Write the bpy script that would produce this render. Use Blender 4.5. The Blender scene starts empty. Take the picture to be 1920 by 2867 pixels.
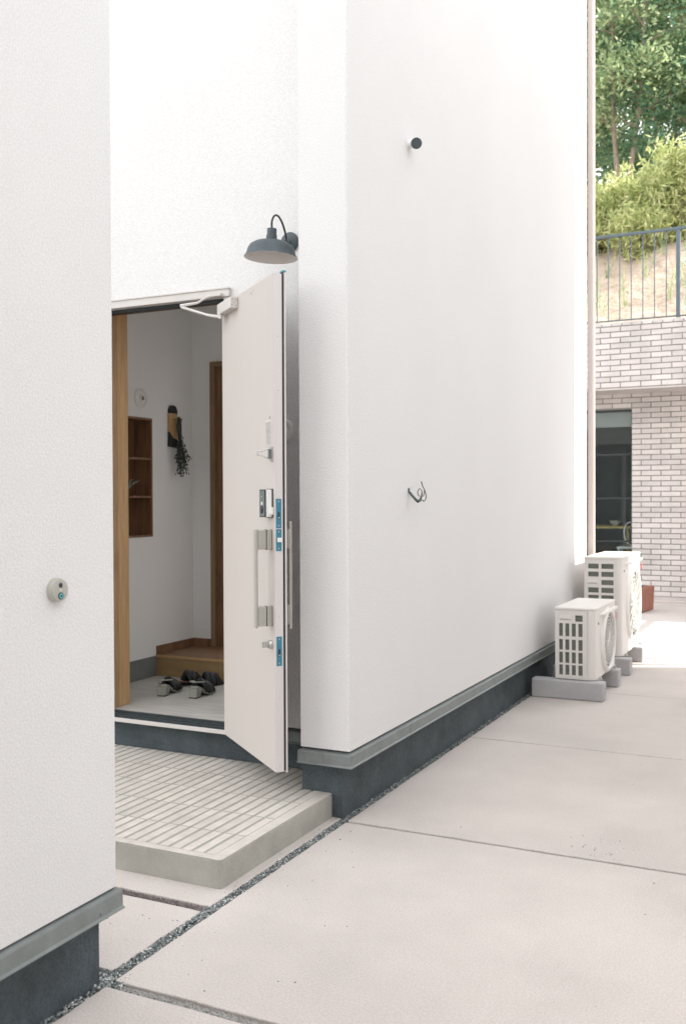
import bpy, math, random
from mathutils import Vector, Matrix
import numpy as np
rnd = random.Random(7)
sc = bpy.context.scene
col = sc.collection
rad = math.radians

# ------------------------------------------------------------------ camera
cam_d = bpy.data.cameras.new('camera'); cam = bpy.data.objects.new('camera', cam_d); col.objects.link(cam)
cam_d.sensor_fit = 'VERTICAL'; cam_d.sensor_height = 36.0; cam_d.sensor_width = 24.0
cam_d.lens = 34.533; cam_d.clip_end = 600; cam_d.clip_start = 0.05
yaw, pitch, roll = 0.45358495, 0.01434519, -0.00400957
f = Vector((-math.sin(yaw), math.cos(yaw), 0)); r = Vector((math.cos(yaw), math.sin(yaw), 0)); u = Vector((0, 0, 1))
f, u = f*math.cos(pitch) - u*math.sin(pitch), u*math.cos(pitch) + f*math.sin(pitch)
r, u = r*math.cos(roll) + u*math.sin(roll), u*math.cos(roll) - r*math.sin(roll)
cam.matrix_world = Matrix.Translation((0, 0, 1.55)) @ Matrix((r, u, -f)).transposed().to_4x4()
sc.camera = cam
cam_d.dof.use_dof = True; cam_d.dof.focus_distance = 4.6; cam_d.dof.aperture_fstop = 4.0

# ------------------------------------------------------------------ sky, sun, exposure
SUN_EL, SUN_AZ = rad(34), math.atan2(0.90, 0.436)     # azimuth clockwise from +Y towards +X
w = bpy.data.worlds.new('World'); sc.world = w; w.use_nodes = True
nt = w.node_tree; bg = nt.nodes['Background']
sky = nt.nodes.new('ShaderNodeTexSky'); sky.sky_type = 'NISHITA'; sky.sun_disc = False
sky.sun_elevation = SUN_EL; sky.sun_rotation = SUN_AZ; sky.dust_density = 1.0; sky.air_density = 1.0; sky.ozone_density = 1.0
hs = nt.nodes.new('ShaderNodeHueSaturation'); hs.inputs['Saturation'].default_value = 0.16
nt.links.new(sky.outputs[0], hs.inputs['Color'])
tint = nt.nodes.new('ShaderNodeMix'); tint.data_type = 'RGBA'; tint.blend_type = 'MULTIPLY'
tint.inputs[0].default_value = 1.0; tint.inputs[7].default_value = (0.985, 0.997, 1.02, 1)
veil = nt.nodes.new('ShaderNodeMix'); veil.data_type = 'RGBA'; veil.inputs[0].default_value = 0.8
veil.inputs[7].default_value = (3.0, 3.0, 3.0, 1)          # thin bright overcast spread over the sky
nt.links.new(hs.outputs[0], veil.inputs[6]); nt.links.new(veil.outputs[2], tint.inputs[6]); nt.links.new(tint.outputs[2], bg.inputs['Color'])
bg.inputs['Strength'].default_value = 0.15
sd = bpy.data.lights.new('sun', 'SUN'); sd.energy = 2.0; sd.angle = rad(0.53); sd.color = (1.0, 0.95, 0.87)
so = bpy.data.objects.new('sun', sd); col.objects.link(so)
sv = Vector((math.sin(SUN_AZ)*math.cos(SUN_EL), math.cos(SUN_AZ)*math.cos(SUN_EL), math.sin(SUN_EL)))
so.rotation_euler = sv.to_track_quat('Z', 'Y').to_euler(); so.location = (6, 8, 14)
sc.view_settings.view_transform = 'Standard'; sc.view_settings.look = 'None'
sc.view_settings.exposure = 2.47; sc.view_settings.gamma = 1.0
sc.render.engine = 'CYCLES'
sc.cycles.max_bounces = 10; sc.cycles.diffuse_bounces = 7
sc.render.resolution_x = 685; sc.render.resolution_y = 1024

# ------------------------------------------------------------------ materials
def node_mat(name, color, rough=0.7, metal=0.0, var=0.0, vscale=3.0, bump=0.0, bscale=80.0, spec=0.4, vcol=None,
             speck=0.0, sscale=400.0, speckcol=None, stretch=None, emit=None, coat=0.0):
    m = bpy.data.materials.new(name); m.use_nodes = True; t = m.node_tree; b = t.nodes['Principled BSDF']
    b.inputs['Roughness'].default_value = rough; b.inputs['Metallic'].default_value = metal
    b.inputs['Specular IOR Level'].default_value = spec
    b.inputs['Coat Weight'].default_value = coat
    c = (*color, 1); b.inputs['Base Color'].default_value = c
    tc = t.nodes.new('ShaderNodeTexCoord'); src = tc.outputs['Object']
    if stretch:
        mp = t.nodes.new('ShaderNodeMapping'); mp.inputs['Scale'].default_value = stretch
        t.links.new(src, mp.inputs['Vector']); src = mp.outputs[0]
    last = None
    if var > 0:
        n = t.nodes.new('ShaderNodeTexNoise'); n.inputs['Scale'].default_value = vscale; n.inputs['Detail'].default_value = 6
        n.inputs['Roughness'].default_value = 0.6
        t.links.new(src, n.inputs['Vector'])
        rr = t.nodes.new('ShaderNodeMapRange'); rr.inputs[1].default_value = 0.3; rr.inputs[2].default_value = 0.7
        t.links.new(n.outputs['Fac'], rr.inputs[0])
        mx = t.nodes.new('ShaderNodeMix'); mx.data_type = 'RGBA'
        d = vcol if vcol else tuple(k*(1-var) for k in color)
        mx.inputs[6].default_value = c; mx.inputs[7].default_value = (*d, 1)
        t.links.new(rr.outputs[0], mx.inputs[0]); last = mx.outputs[2]
    if speck > 0:
        n = t.nodes.new('ShaderNodeTexNoise'); n.inputs['Scale'].default_value = sscale; n.inputs['Detail'].default_value = 2
        t.links.new(tc.outputs['Object'], n.inputs['Vector'])
        rr = t.nodes.new('ShaderNodeMapRange'); rr.inputs[1].default_value = 0.35; rr.inputs[2].default_value = 0.65
        rr.inputs[3].default_value = 1.0-speck; rr.inputs[4].default_value = 1.0+speck*0.5
        t.links.new(n.outputs['Fac'], rr.inputs[0])
        vm = t.nodes.new('ShaderNodeVectorMath'); vm.operation = 'SCALE'
        if last is None:
            vm.inputs[0].default_value = color
        else:
            t.links.new(last, vm.inputs[0])
        t.links.new(rr.outputs[0], vm.inputs['Scale']); last = vm.outputs[0]
    if last is not None: t.links.new(last, b.inputs['Base Color'])
    if bump > 0:
        n = t.nodes.new('ShaderNodeTexNoise'); n.inputs['Scale'].default_value = bscale; n.inputs['Detail'].default_value = 4
        t.links.new(tc.outputs['Object'], n.inputs['Vector'])
        bp = t.nodes.new('ShaderNodeBump'); bp.inputs['Strength'].default_value = 1.0; bp.inputs['Distance'].default_value = bump
        t.links.new(n.outputs['Fac'], bp.inputs['Height']); t.links.new(bp.outputs[0], b.inputs['Normal'])
    if emit:
        b.inputs['Emission Color'].default_value = (*emit[:3], 1); b.inputs['Emission Strength'].default_value = emit[3]
    return m

M = {}
M['stucco'] = node_mat('stucco', (0.72, 0.712, 0.705), 0.92, var=0.04, vscale=0.9, bump=0.0019, bscale=130, speck=0.085, sscale=170, spec=0.2)
M['inwall'] = node_mat('interior plaster', (0.86, 0.875, 0.87), 0.9, var=0.03, vscale=1.5, bump=0.0008, bscale=200, speck=0.04, sscale=500)
M['found'] = node_mat('painted foundation', (0.080, 0.101, 0.112), 0.8, var=0.4, vscale=7, bump=0.005, bscale=45, speck=0.22, sscale=150)
M['flash'] = node_mat('drip flashing metal', (0.235, 0.26, 0.255), 0.5, 0.25, var=0.18, vscale=14, bump=0.0006, bscale=60, speck=0.08, sscale=300)
M['conc'] = node_mat('pavement concrete', (0.58, 0.525, 0.49), 0.85, var=0.22, vscale=0.9, bump=0.0026, bscale=100, speck=0.13, sscale=150)
M['step'] = node_mat('porch concrete', (0.43, 0.42, 0.375), 0.85, var=0.26, vscale=5, bump=0.0015, bscale=120, speck=0.10, sscale=260)
M['tile'] = node_mat('porch tile', (0.60, 0.555, 0.505), 0.75, var=0.18, vscale=14, bump=0.001, bscale=150, speck=0.08, sscale=300)
M['grout'] = node_mat('porch grout', (0.37, 0.36, 0.315), 0.9, var=0.2, vscale=12, bump=0.001, bscale=200, speck=0.1)
M['soil'] = node_mat('soil', (0.16, 0.15, 0.14), 0.95, var=0.4, vscale=12, bump=0.01, bscale=60)
M['gravel'] = node_mat('gravel', (0.36, 0.38, 0.37), 0.8, var=0.75, vscale=110, bump=0.002, bscale=300, vcol=(0.07, 0.085, 0.09))
def stone_mat(name, cols):
    m = bpy.data.materials.new(name); m.use_nodes = True; t = m.node_tree; b = t.nodes['Principled BSDF']
    g = t.nodes.new('ShaderNodeNewGeometry'); ramp = t.nodes.new('ShaderNodeValToRGB')
    ramp.color_ramp.elements[0].color = (*cols[0], 1); ramp.color_ramp.elements[1].color = (*cols[-1], 1)
    for i, c_ in enumerate(cols[1:-1]):
        e = ramp.color_ramp.elements.new((i+1)/(len(cols)-1)); e.color = (*c_, 1)
    t.links.new(g.outputs['Random Per Island'], ramp.inputs[0]); t.links.new(ramp.outputs[0], b.inputs['Base Color'])
    b.inputs['Roughness'].default_value = 0.8; return m
M['gravel'] = stone_mat('gravel stones', [(0.05, 0.065, 0.07), (0.13, 0.15, 0.155), (0.26, 0.28, 0.27), (0.17, 0.19, 0.19), (0.75, 0.75, 0.72)])
M['gravel_w'] = node_mat('pale grit', (0.62, 0.61, 0.58), 0.85, var=0.5, vscale=120)
M['gravel_r'] = node_mat('brown grit', (0.32, 0.26, 0.26), 0.85, var=0.75, vscale=120, vcol=(0.09, 0.07, 0.075))
M['door'] = node_mat('door paint', (0.525, 0.485, 0.45), 0.6, var=0.02, vscale=2, bump=0.0003, bscale=400, speck=0.05, sscale=420)
M['dooredge'] = node_mat('door edge paint', (0.63, 0.59, 0.58), 0.45, var=0.02, vscale=3, speck=0.03)
M['alu'] = node_mat('white aluminium', (0.59, 0.56, 0.535), 0.4, var=0.03, vscale=5)
M['black'] = node_mat('black rubber', (0.012, 0.022, 0.025), 0.5, var=0.2, vscale=20)
M['track'] = node_mat('dark sill track', (0.07, 0.085, 0.09), 0.45, 0.4, var=0.3, vscale=30)
M['film'] = node_mat('blue protective film', (0.055, 0.215, 0.30), 0.35, var=0.15, vscale=40)
M['chrome'] = node_mat('satin metal', (0.55, 0.55, 0.53), 0.3, 0.85, var=0.1, vscale=30)
M['white_pl'] = node_mat('white plastic', (0.78, 0.78, 0.76), 0.4, var=0.02, vscale=8)
M['handle'] = node_mat('beige handle', (0.40, 0.385, 0.345), 0.45, 0.1, var=0.04, vscale=10, speck=0.05)
M['panel'] = node_mat('grey lock panel', (0.13, 0.16, 0.155), 0.5, var=0.1, vscale=40)
M['wood_fr'] = node_mat('brown frame wood', (0.30, 0.20, 0.11), 0.5, var=0.3, vscale=4, stretch=(14, 14, 1.2))
M['wood'] = node_mat('golden wood', (0.44, 0.295, 0.165), 0.5, var=0.55, vscale=4, vcol=(0.32, 0.19, 0.095), stretch=(14, 14, 1.2))
M['wood_l'] = node_mat('light wood', (0.56, 0.37, 0.19), 0.5, var=0.4, vscale=4, vcol=(0.45, 0.27, 0.12), stretch=(14, 14, 1.2))
M['wood_d'] = node_mat('dark brown wood', (0.29, 0.155, 0.082), 0.5, var=0.6, vscale=3, vcol=(0.14, 0.075, 0.04), stretch=(10, 10, 1.0))
M['wood_f'] = node_mat('floor wood', (0.23, 0.13, 0.07), 0.5, var=0.5, vscale=3, vcol=(0.16, 0.085, 0.042), stretch=(1.0, 9, 9))
M['wood_s'] = node_mat('step wood', (0.36, 0.25, 0.125), 0.5, var=0.4, vscale=3, vcol=(0.28, 0.18, 0.085), stretch=(1.0, 9, 9))
M['gfloor'] = node_mat('entry floor', (0.50, 0.485, 0.455), 0.6, var=0.25, vscale=4, stretch=(1.0, 6, 1), bump=0.0008, bscale=90)
M['gbase'] = node_mat('grey skirting tile', (0.20, 0.22, 0.22), 0.6, var=0.2, vscale=8)
M['lamp'] = node_mat('charcoal lamp enamel', (0.075, 0.095, 0.105), 0.5, 0.1, var=0.2, vscale=30, speck=0.15, sscale=500)
M['lampin'] = node_mat('white lamp enamel', (0.72, 0.68, 0.64), 0.5, var=0.03, vscale=10)
M['ac'] = node_mat('ivory appliance paint', (0.70, 0.665, 0.63), 0.5, var=0.04, vscale=4, speck=0.03)
M['acfront'] = node_mat('ivory appliance front', (0.74, 0.71, 0.68), 0.45, var=0.03, vscale=4)
M['coil'] = node_mat('coil fins', (0.19, 0.205, 0.175), 0.5, 0.2, var=0.5, vscale=6, stretch=(1, 1, 40))
M['coild'] = node_mat('coil fins in recess', (0.12, 0.13, 0.11), 0.6, 0.1, var=0.5, vscale=6, stretch=(1, 1, 40))
M['block'] = node_mat('concrete block', (0.44, 0.43, 0.435), 0.9, var=0.12, vscale=8, bump=0.002, bscale=90, speck=0.12, sscale=220)
M['pipe'] = node_mat('beige downpipe', (0.40, 0.35, 0.33), 0.5, var=0.08, vscale=3)
M['brick'] = node_mat('pale brick', (0.66, 0.615, 0.60), 0.85, var=0.2, vscale=2.5, bump=0.004, bscale=60, speck=0.1, sscale=90)
M['mortar'] = node_mat('dark mortar', (0.29, 0.285, 0.26), 0.9, var=0.2, vscale=20)
M['rail'] = node_mat('blue grey rail paint', (0.105, 0.14, 0.16), 0.5, 0.2, var=0.15, vscale=8)
M['wframe'] = node_mat('dark window frame', (0.03, 0.04, 0.045), 0.4, var=0.2, vscale=10)
M['blind'] = node_mat('grey roller blind', (0.42, 0.42, 0.39), 0.8, var=0.05, vscale=10)
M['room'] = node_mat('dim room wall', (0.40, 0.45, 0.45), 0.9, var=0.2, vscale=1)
M['yellow'] = node_mat('pale table wood', (0.55, 0.40, 0.16), 0.5, var=0.2, vscale=5)
M['terra'] = node_mat('orange red planter', (0.28, 0.11, 0.075), 0.7, var=0.3, vscale=12, bump=0.002)
M['red'] = node_mat('red emblem', (0.65, 0.07, 0.05), 0.5, var=0.1, vscale=50)
M['sand'] = node_mat('sandy bank', (0.52, 0.41, 0.32), 0.95, var=0.35, vscale=2.5, bump=0.05, bscale=8, speck=0.15, sscale=30)
M['bark'] = node_mat('bark', (0.34, 0.27, 0.21), 0.9, var=0.4, vscale=20, bump=0.01, bscale=30)
M['ink'] = node_mat('black enamel', (0.02, 0.024, 0.027), 0.35, var=0.2, vscale=30)
M['print'] = node_mat('grey print', (0.16, 0.16, 0.155), 0.8, var=0.3, vscale=300)
M['paper'] = node_mat('sticker film', (0.66, 0.63, 0.61), 0.5, var=0.05, vscale=40)
M['cable'] = node_mat('grey cable sheath', (0.10, 0.125, 0.13), 0.5, var=0.3, vscale=60)
M['silver'] = node_mat('silver sole', (0.34, 0.35, 0.31), 0.45, 0.3, var=0.1, vscale=40)
M['strap'] = node_mat('black leather', (0.015, 0.018, 0.022), 0.45, var=0.3, vscale=60)
M['insole'] = node_mat('brown insole', (0.20, 0.11, 0.065), 0.6, var=0.2, vscale=40)
M['dried'] = node_mat('dried leaves', (0.06, 0.08, 0.078), 0.8, var=0.4, vscale=40)
M['sprig'] = node_mat('pale sprig', (0.36, 0.42, 0.38), 0.8, var=0.3, vscale=40)
M['pewter'] = node_mat('pewter housing', (0.50, 0.49, 0.44), 0.35, 0.55, var=0.06, vscale=50)
M['cyan'] = node_mat('lit cyan ring', (0.10, 0.45, 0.50), 0.4, emit=(0.25, 0.75, 0.8, 0.06), var=0.01)
M['nwall'] = node_mat('neighbour stucco', (0.80, 0.795, 0.79), 0.9, var=0.04, vscale=1.5, bump=0.002, bscale=150)

def vary_islands(m, lo, hi):
    t = m.node_tree; b = t.nodes['Principled BSDF']; inp = b.inputs['Base Color']
    g = t.nodes.new('ShaderNodeNewGeometry'); r_ = t.nodes.new('ShaderNodeMapRange'); r_.inputs[3].default_value = lo; r_.inputs[4].default_value = hi
    v = t.nodes.new('ShaderNodeVectorMath'); v.operation = 'SCALE'
    t.links.new(inp.links[0].from_socket, v.inputs[0]); t.links.new(g.outputs['Random Per Island'], r_.inputs[0])
    t.links.new(r_.outputs[0], v.inputs['Scale']); t.links.new(v.outputs[0], inp)
vary_islands(M['brick'], 0.86, 1.06); vary_islands(M['tile'], 0.91, 1.04)
def glass_mat():
    m = bpy.data.materials.new('window glass'); m.use_nodes = True; b = m.node_tree.nodes['Principled BSDF']
    b.inputs['Base Color'].default_value = (0.80, 0.88, 0.90, 1); b.inputs['Roughness'].default_value = 0.03
    b.inputs['Transmission Weight'].default_value = 1.0; b.inputs['IOR'].default_value = 1.3
    return m
M['glass'] = glass_mat()

def leaf_mat(name, c1, c2, c3, trans=0.35):
    m = bpy.data.materials.new(name); m.use_nodes = True; t = m.node_tree; b = t.nodes['Principled BSDF']
    g = t.nodes.new('ShaderNodeNewGeometry'); ramp = t.nodes.new('ShaderNodeValToRGB')
    ramp.color_ramp.elements[0].color = (*c1, 1); ramp.color_ramp.elements[1].color = (*c3, 1)
    e = ramp.color_ramp.elements.new(0.5); e.color = (*c2, 1)
    t.links.new(g.outputs['Random Per Island'], ramp.inputs[0]); t.links.new(ramp.outputs[0], b.inputs['Base Color'])
    b.inputs['Roughness'].default_value = 0.55; b.inputs['Specular IOR Level'].default_value = 0.3
    tr = t.nodes.new('ShaderNodeBsdfTranslucent'); t.links.new(ramp.outputs[0], tr.inputs['Color'])
    mx = t.nodes.new('ShaderNodeMixShader'); mx.inputs[0].default_value = trans
    out = t.nodes['Material Output']
    t.links.new(b.outputs[0], mx.inputs[1]); t.links.new(tr.outputs[0], mx.inputs[2]); t.links.new(mx.outputs[0], out.inputs[0])
    return m
M['leaf_dark'] = leaf_mat('deep green leaves', (0.085, 0.175, 0.115), (0.14, 0.25, 0.145), (0.23, 0.33, 0.17), 0.5)
M['leaf_mid'] = leaf_mat('mid green leaves', (0.20, 0.29, 0.16), (0.31, 0.40, 0.20), (0.46, 0.51, 0.29), 0.5)
M['leaf_yel'] = leaf_mat('yellow green leaves', (0.27, 0.34, 0.13), (0.52, 0.56, 0.24), (0.70, 0.69, 0.40), 0.45)

# ------------------------------------------------------------------ mesh helpers
origin = {}
class MB:
    def __init__(s, fn=None): s.v = []; s.f = []; s.fn = fn
    def add(s, vs, fs):
        o = len(s.v); s.v += [tuple(v) for v in vs]; s.f += [tuple(i+o for i in q) for q in fs]; return s
    def box(s, x0, x1, y0, y1, z0, z1):
        vs = [(x, y, z) for z in (z0, z1) for y in (y0, y1) for x in (x0, x1)]
        return s.add(vs, [(0, 2, 3, 1), (4, 5, 7, 6), (0, 1, 5, 4), (2, 6, 7, 3), (0, 4, 6, 2), (1, 3, 7, 5)])
    def prism(s, pts, z0, z1):            # CCW footprint
        n = len(pts)
        vs = [(p[0], p[1], z0) for p in pts] + [(p[0], p[1], z1) for p in pts]
        fs = [tuple(reversed(range(n))), tuple(range(n, 2*n))] + [(i, (i+1) % n, n+(i+1) % n, n+i) for i in range(n)]
        return s.add(vs, fs)
    def extr(s, prof, a, b, axis):        # profile of (p,q) swept along axis from a to b; p,q are the other two axes in order
        n = len(prof)
        def mk(t, p, q): return (t, p, q) if axis == 0 else ((p, t, q) if axis == 1 else (p, q, t))
        vs = [mk(a, *p) for p in prof] + [mk(b, *p) for p in prof]
        fs = [tuple(reversed(range(n))), tuple(range(n, 2*n))] + [(i, (i+1) % n, n+(i+1) % n, n+i) for i in range(n)]
        return s.add(vs, fs)
    def tube(s, path, rad_, seg=8, cap=True):
        P = [Vector(p) for p in path]; n = len(P)
        rs = rad_ if isinstance(rad_, (list, tuple)) else [rad_]*n
        vs = []; ref = None
        for i in range(n):
            d = (P[min(i+1, n-1)] - P[max(i-1, 0)]).normalized()
            if ref is None: ref = Vector((0, 0, 1)) if abs(d.z) < 0.9 else Vector((1, 0, 0))
            a = d.cross(ref).normalized(); b = a.cross(d).normalized(); ref = b
            for k in range(seg):
                t = 2*math.pi*k/seg; vs.append(P[i] + (a*math.cos(t) + b*math.sin(t))*rs[i])
        fs = [(i*seg+k, i*seg+(k+1) % seg, (i+1)*seg+(k+1) % seg, (i+1)*seg+k) for i in range(n-1) for k in range(seg)]
        if cap: fs += [tuple(reversed(range(seg))), tuple(range((n-1)*seg, n*seg))]
        return s.add(vs, fs)
    def lathe(s, prof, c, axis=(0, 0, 1), seg=32, cap=True):   # prof: (radius, height along axis)
        ax = Vector(axis).normalized(); a = ax.orthogonal().normalized(); b = ax.cross(a)
        c = Vector(c); n = len(prof); vs = []
        for (q, h) in prof:
            for k in range(seg):
                t = 2*math.pi*k/seg; vs.append(c + ax*h + (a*math.cos(t) + b*math.sin(t))*q)
        fs = [(i*seg+k, i*seg+(k+1) % seg, (i+1)*seg+(k+1) % seg, (i+1)*seg+k) for i in range(n-1) for k in range(seg)]
        if cap: fs += [tuple(reversed(range(seg))), tuple(range((n-1)*seg, n*seg))]
        return s.add(vs, fs)
    def build(s, name, mat, parent=None, org=None, bevel=0, smooth=False, seg=2):
        vs = [Vector(s.fn(*v)) if s.fn else Vector(v) for v in s.v]
        if parent is not None: O = origin[parent.name]
        else: O = Vector(org) if org is not None else Vector((0, 0, 0))
        me = bpy.data.meshes.new(name); me.from_pydata([v - O for v in vs], [], s.f); me.validate(); me.update()
        import bmesh
        bm = bmesh.new(); bm.from_mesh(me); bmesh.ops.recalc_face_normals(bm, faces=bm.faces); bm.to_mesh(me); bm.free()
        me.materials.append(M[mat])
        if smooth: me.shade_smooth()
        o = bpy.data.objects.new(name, me); col.objects.link(o)
        if parent is not None: o.parent = parent
        else: o.location = O
        origin[o.name] = O
        if bevel:
            b = o.modifiers.new('bevel', 'BEVEL'); b.width = bevel; b.segments = seg; b.limit_method = 'ANGLE'; b.angle_limit = rad(40)
        if smooth:
            e = o.modifiers.new('split', 'EDGE_SPLIT'); e.split_angle = rad(40)
        return o
def tag(o, label=None, cat=None, group=None, kind=None):
    if label: o['label'] = label
    if cat: o['category'] = cat
    if group: o['group'] = group
    if kind: o['kind'] = kind
    return o
def empty(name, loc, label, cat, group=None):
    o = bpy.data.objects.new(name, None); col.objects.link(o); o.location = loc; origin[o.name] = Vector(loc)
    o.empty_display_size = 0.1
    return tag(o, label, cat, group)

# ------------------------------------------------------------------ ground
XW = -2.015            # outer stucco plane of the long wall
tag(MB().box(-90, 90, -40, 140, -0.5, -0.022).build('ground', 'soil'), kind='structure')
def slab(x0, x1, y0, y1, seed):
    # irregular edge outline so the joints are not ruler straight
    rr = random.Random(seed); pts = []
    def edge(ax, ay, bx, by, n, amp):
        for i in range(n):
            t = i/n; j = rr.uniform(-amp, amp) if i else 0
            nx, ny = (by-ay), -(bx-ax); L = math.hypot(nx, ny)
            pts.append((ax+(bx-ax)*t + nx/L*j, ay+(by-ay)*t + ny/L*j))
    edge(x0, y0, x1, y0, 40, 0.0022); edge(x1, y0, x1, y1, 12, 0.002); edge(x1, y1, x0, y1, 40, 0.0022); edge(x0, y1, x0, y0, 30, 0.0018)
    return tag(MB().prism(pts, -0.12, 0).build('pavement', 'conc', bevel=0.004), kind='structure')
RX = 1.12
ys = [(-3.0, 0.66), (0.70, 2.457), (2.500, 4.205), (4.226, 6.045), (6.057, 7.862), (7.872, 9.68), (9.69, 11.5), (11.51, 14.9)]
for i, (a, b) in enumerate(ys): slab(-2.042, RX, a, b, i)
slab(-5.4, -2.092, 2.548, 3.062, 31)
slab(-5.4, -2.72, -1.5, 2.530, 33)
slab(-5.4, -2.086, 3.114, 4.54, 32)
tag(MB().box(-8, -2.042, 9.45, 14.9, -0.12, -0.003).build('pavement', 'conc'), kind='structure')
tag(MB().box(-9, 9, 14.904, 15.6, -0.12, 0.03).build('kerb', 'conc', bevel=0.01), kind='structure')

def stones(mb, x0, x1, y0, y1, n, s0, s1, z0, rr, zspread=0.004, dens=None):
    for _ in range(n):
        x = rr.uniform(x0, x1); y = rr.uniform(y0, y1); s = rr.uniform(s0, s1)*0.5
        z = z0 + rr.uniform(0, zspread)
        a = rr.uniform(0, 6.28); ca, sa = math.cos(a), math.sin(a)
        base = [(1, 0, 0), (0, 1, 0), (-1, 0, 0), (0, -1, 0), (0, 0, 1), (0, 0, -1)]
        vs = []
        kx, ky, kz = rr.uniform(.8, 1.3), rr.uniform(.6, 1), rr.uniform(.5, .9)
        for (bx_, by_, bz_) in base:
            p = (bx_*kx + rr.uniform(-.3, .3), by_*ky + rr.uniform(-.3, .3), bz_*kz + rr.uniform(-.2, .2))
            vs.append((x + s*(p[0]*ca-p[1]*sa), y + s*(p[0]*sa+p[1]*ca), z + s*p[2]))
        mb.add(vs, [(0, 1, 4), (1, 2, 4), (2, 3, 4), (3, 0, 4), (1, 0, 5), (2, 1, 5), (3, 2, 5), (0, 3, 5)])
rr = random.Random(3)
g = MB()
stones(g, -2.092, -2.040, 0.6, 2.50, 2600, 0.007, 0.014, -0.012, rr, 0.010)
stones(g, -2.125, -2.000, 2.44, 2.56, 650, 0.007, 0.014, -0.012, rr, 0.010)
stones(g, -2.098, -2.044, 2.50, 3.15, 1300, 0.007, 0.013, -0.012, rr, 0.010)
stones(g, -2.100, -2.044, 3.10, 4.25, 3000, 0.006, 0.011, -0.012, rr, 0.010)
stones(g, -2.082, -2.044, 4.22, 6.2, 2400, 0.006, 0.012, -0.010, rr, 0.010)
stones(g, -2.082, -2.044, 6.2, 9.4, 1800, 0.008, 0.014, -0.010, rr, 0.010)
stones(g, -1.3, 1.1, 4.207, 4.224, 900, 0.004, 0.008, -0.016, rr, 0.004)
tag(g.build('gravel', 'gravel'), 'dark grey gravel filling the joint along the white wall', 'gravel', kind='stuff')
g = MB()
stones(g, -5.0, -2.10, 3.060, 3.120, 5200, 0.004, 0.009, -0.012, rr, 0.007)
stones(g, -2.04, -0.6, 4.207, 4.224, 700, 0.003, 0.006, -0.012, rr, 0.004)
tag(g.build('grit', 'gravel_r'), 'brown grit in the joint in front of the porch step', 'gravel', kind='stuff')
g = MB()
stones(g, -2.02, 0.3, 2.459, 2.484, 7000, 0.0025, 0.005, -0.010, rr, 0.010)
stones(g, -1.95, 0.3, 2.470, 2.498, 1600, 0.0025, 0.004, -0.016, rr, 0.006)
tag(g.build('sand_grit', 'gravel_w'), 'pale loose grit in the nearest slab joint', 'grit', kind='stuff')
# loose pebbles and seeds lying on the slabs
g = MB()
for (x0, x1, y0, y1, n) in [(-2.0, -1.5, 2.5, 2.75, 7), (-1.05, -0.72, 4.24, 4.5, 34), (-2.04, 0.2, 2.3, 8, 60), (-2.04, -1.75, 3.2, 4.1, 14), (-2.4, -2.12, 2.6, 3.0, 9), (-2.12, -2.10, 3.15, 4.3, 10)]:
    stones(g, x0, x1, y0, y1, n, 0.003, 0.008, 0.002, rr, 0.0)
tag(g.build('loose_pebbles', 'gravel'), 'dark crumbs of gravel scattered over the concrete slabs', 'pebbles', kind='stuff')

# ------------------------------------------------------------------ the white house
house = empty('white_house', (-2.015, 4.195, 0), 'white stuccoed house with a recessed entrance and dark foundation', 'house')
TOP = 6.9
# long wall, pier, far wall: one stucco shell around the door opening
c = 0.012
corner = [(-2.278, 4.195), (XW-c, 4.195), (XW-c*0.3, 4.195+c*0.3), (XW, 4.195+c)]
foot = corner + [(XW, 9.42), (-2.5, 9.42), (-2.5, 9.22), (-2.215, 9.22), (-2.215, 4.70), (-2.87, 4.70), (-2.87, 4.51), (-2.278, 4.51)]
wl = MB().prism(foot, 0.342, 2.684)
footu = corner + [(XW, 9.42), (-7.5, 9.42), (-7.5, 9.22), (-2.215, 9.22), (-2.215, 4.70), (-6.2, 4.70), (-6.2, 4.51), (-2.278, 4.51)]
wl.prism(footu, 2.684, TOP)
wl.box(-6.2, -3.905, 4.51, 4.70, 0.342, 2.684)
wl.box(-7.5, -5.2, 9.22, 9.42, 0.342, 2.684)
wl.build('wall', 'stucco', house)
bw_ = MB().box(-5.199, -5.15, 9.27, 9.37, 0.43, 2.683).box(-2.55, -2.501, 9.27, 9.37, 0.43, 2.683).box(-3.9, -3.84, 9.27, 9.37, 0.46, 2.64).box(-5.149, -2.551, 9.27, 9.37, 2.641, 2.683).box(-5.149, -2.551, 9.27, 9.37, 0.43, 0.459).build('added_window', 'alu', house)  # unseen window opening added so daylight brightens the entrance
# the wing at the left, coplanar with the long wall
wl = MB().prism([(-2.7, -1.6), (XW, -1.6), (XW, 2.483-c), (XW-c*0.3, 2.483-c*0.3), (XW-c, 2.483), (-2.7, 2.483)], 0.318, 5.0)
wl.build('wall', 'stucco', house)
# metal copings
MB().box(-2.73, -1.99, -1.63, 2.51, 5.002, 5.04).build('coping', 'flash', house, bevel=0.004)
cp = MB().box(-2.25, -1.99, 4.17, 9.45, TOP+0.002, TOP+0.04).box(-6.25, -2.253, 4.47, 4.72, TOP+0.002, TOP+0.04)
cp.build('coping', 'flash', house, bevel=0.004)
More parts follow.
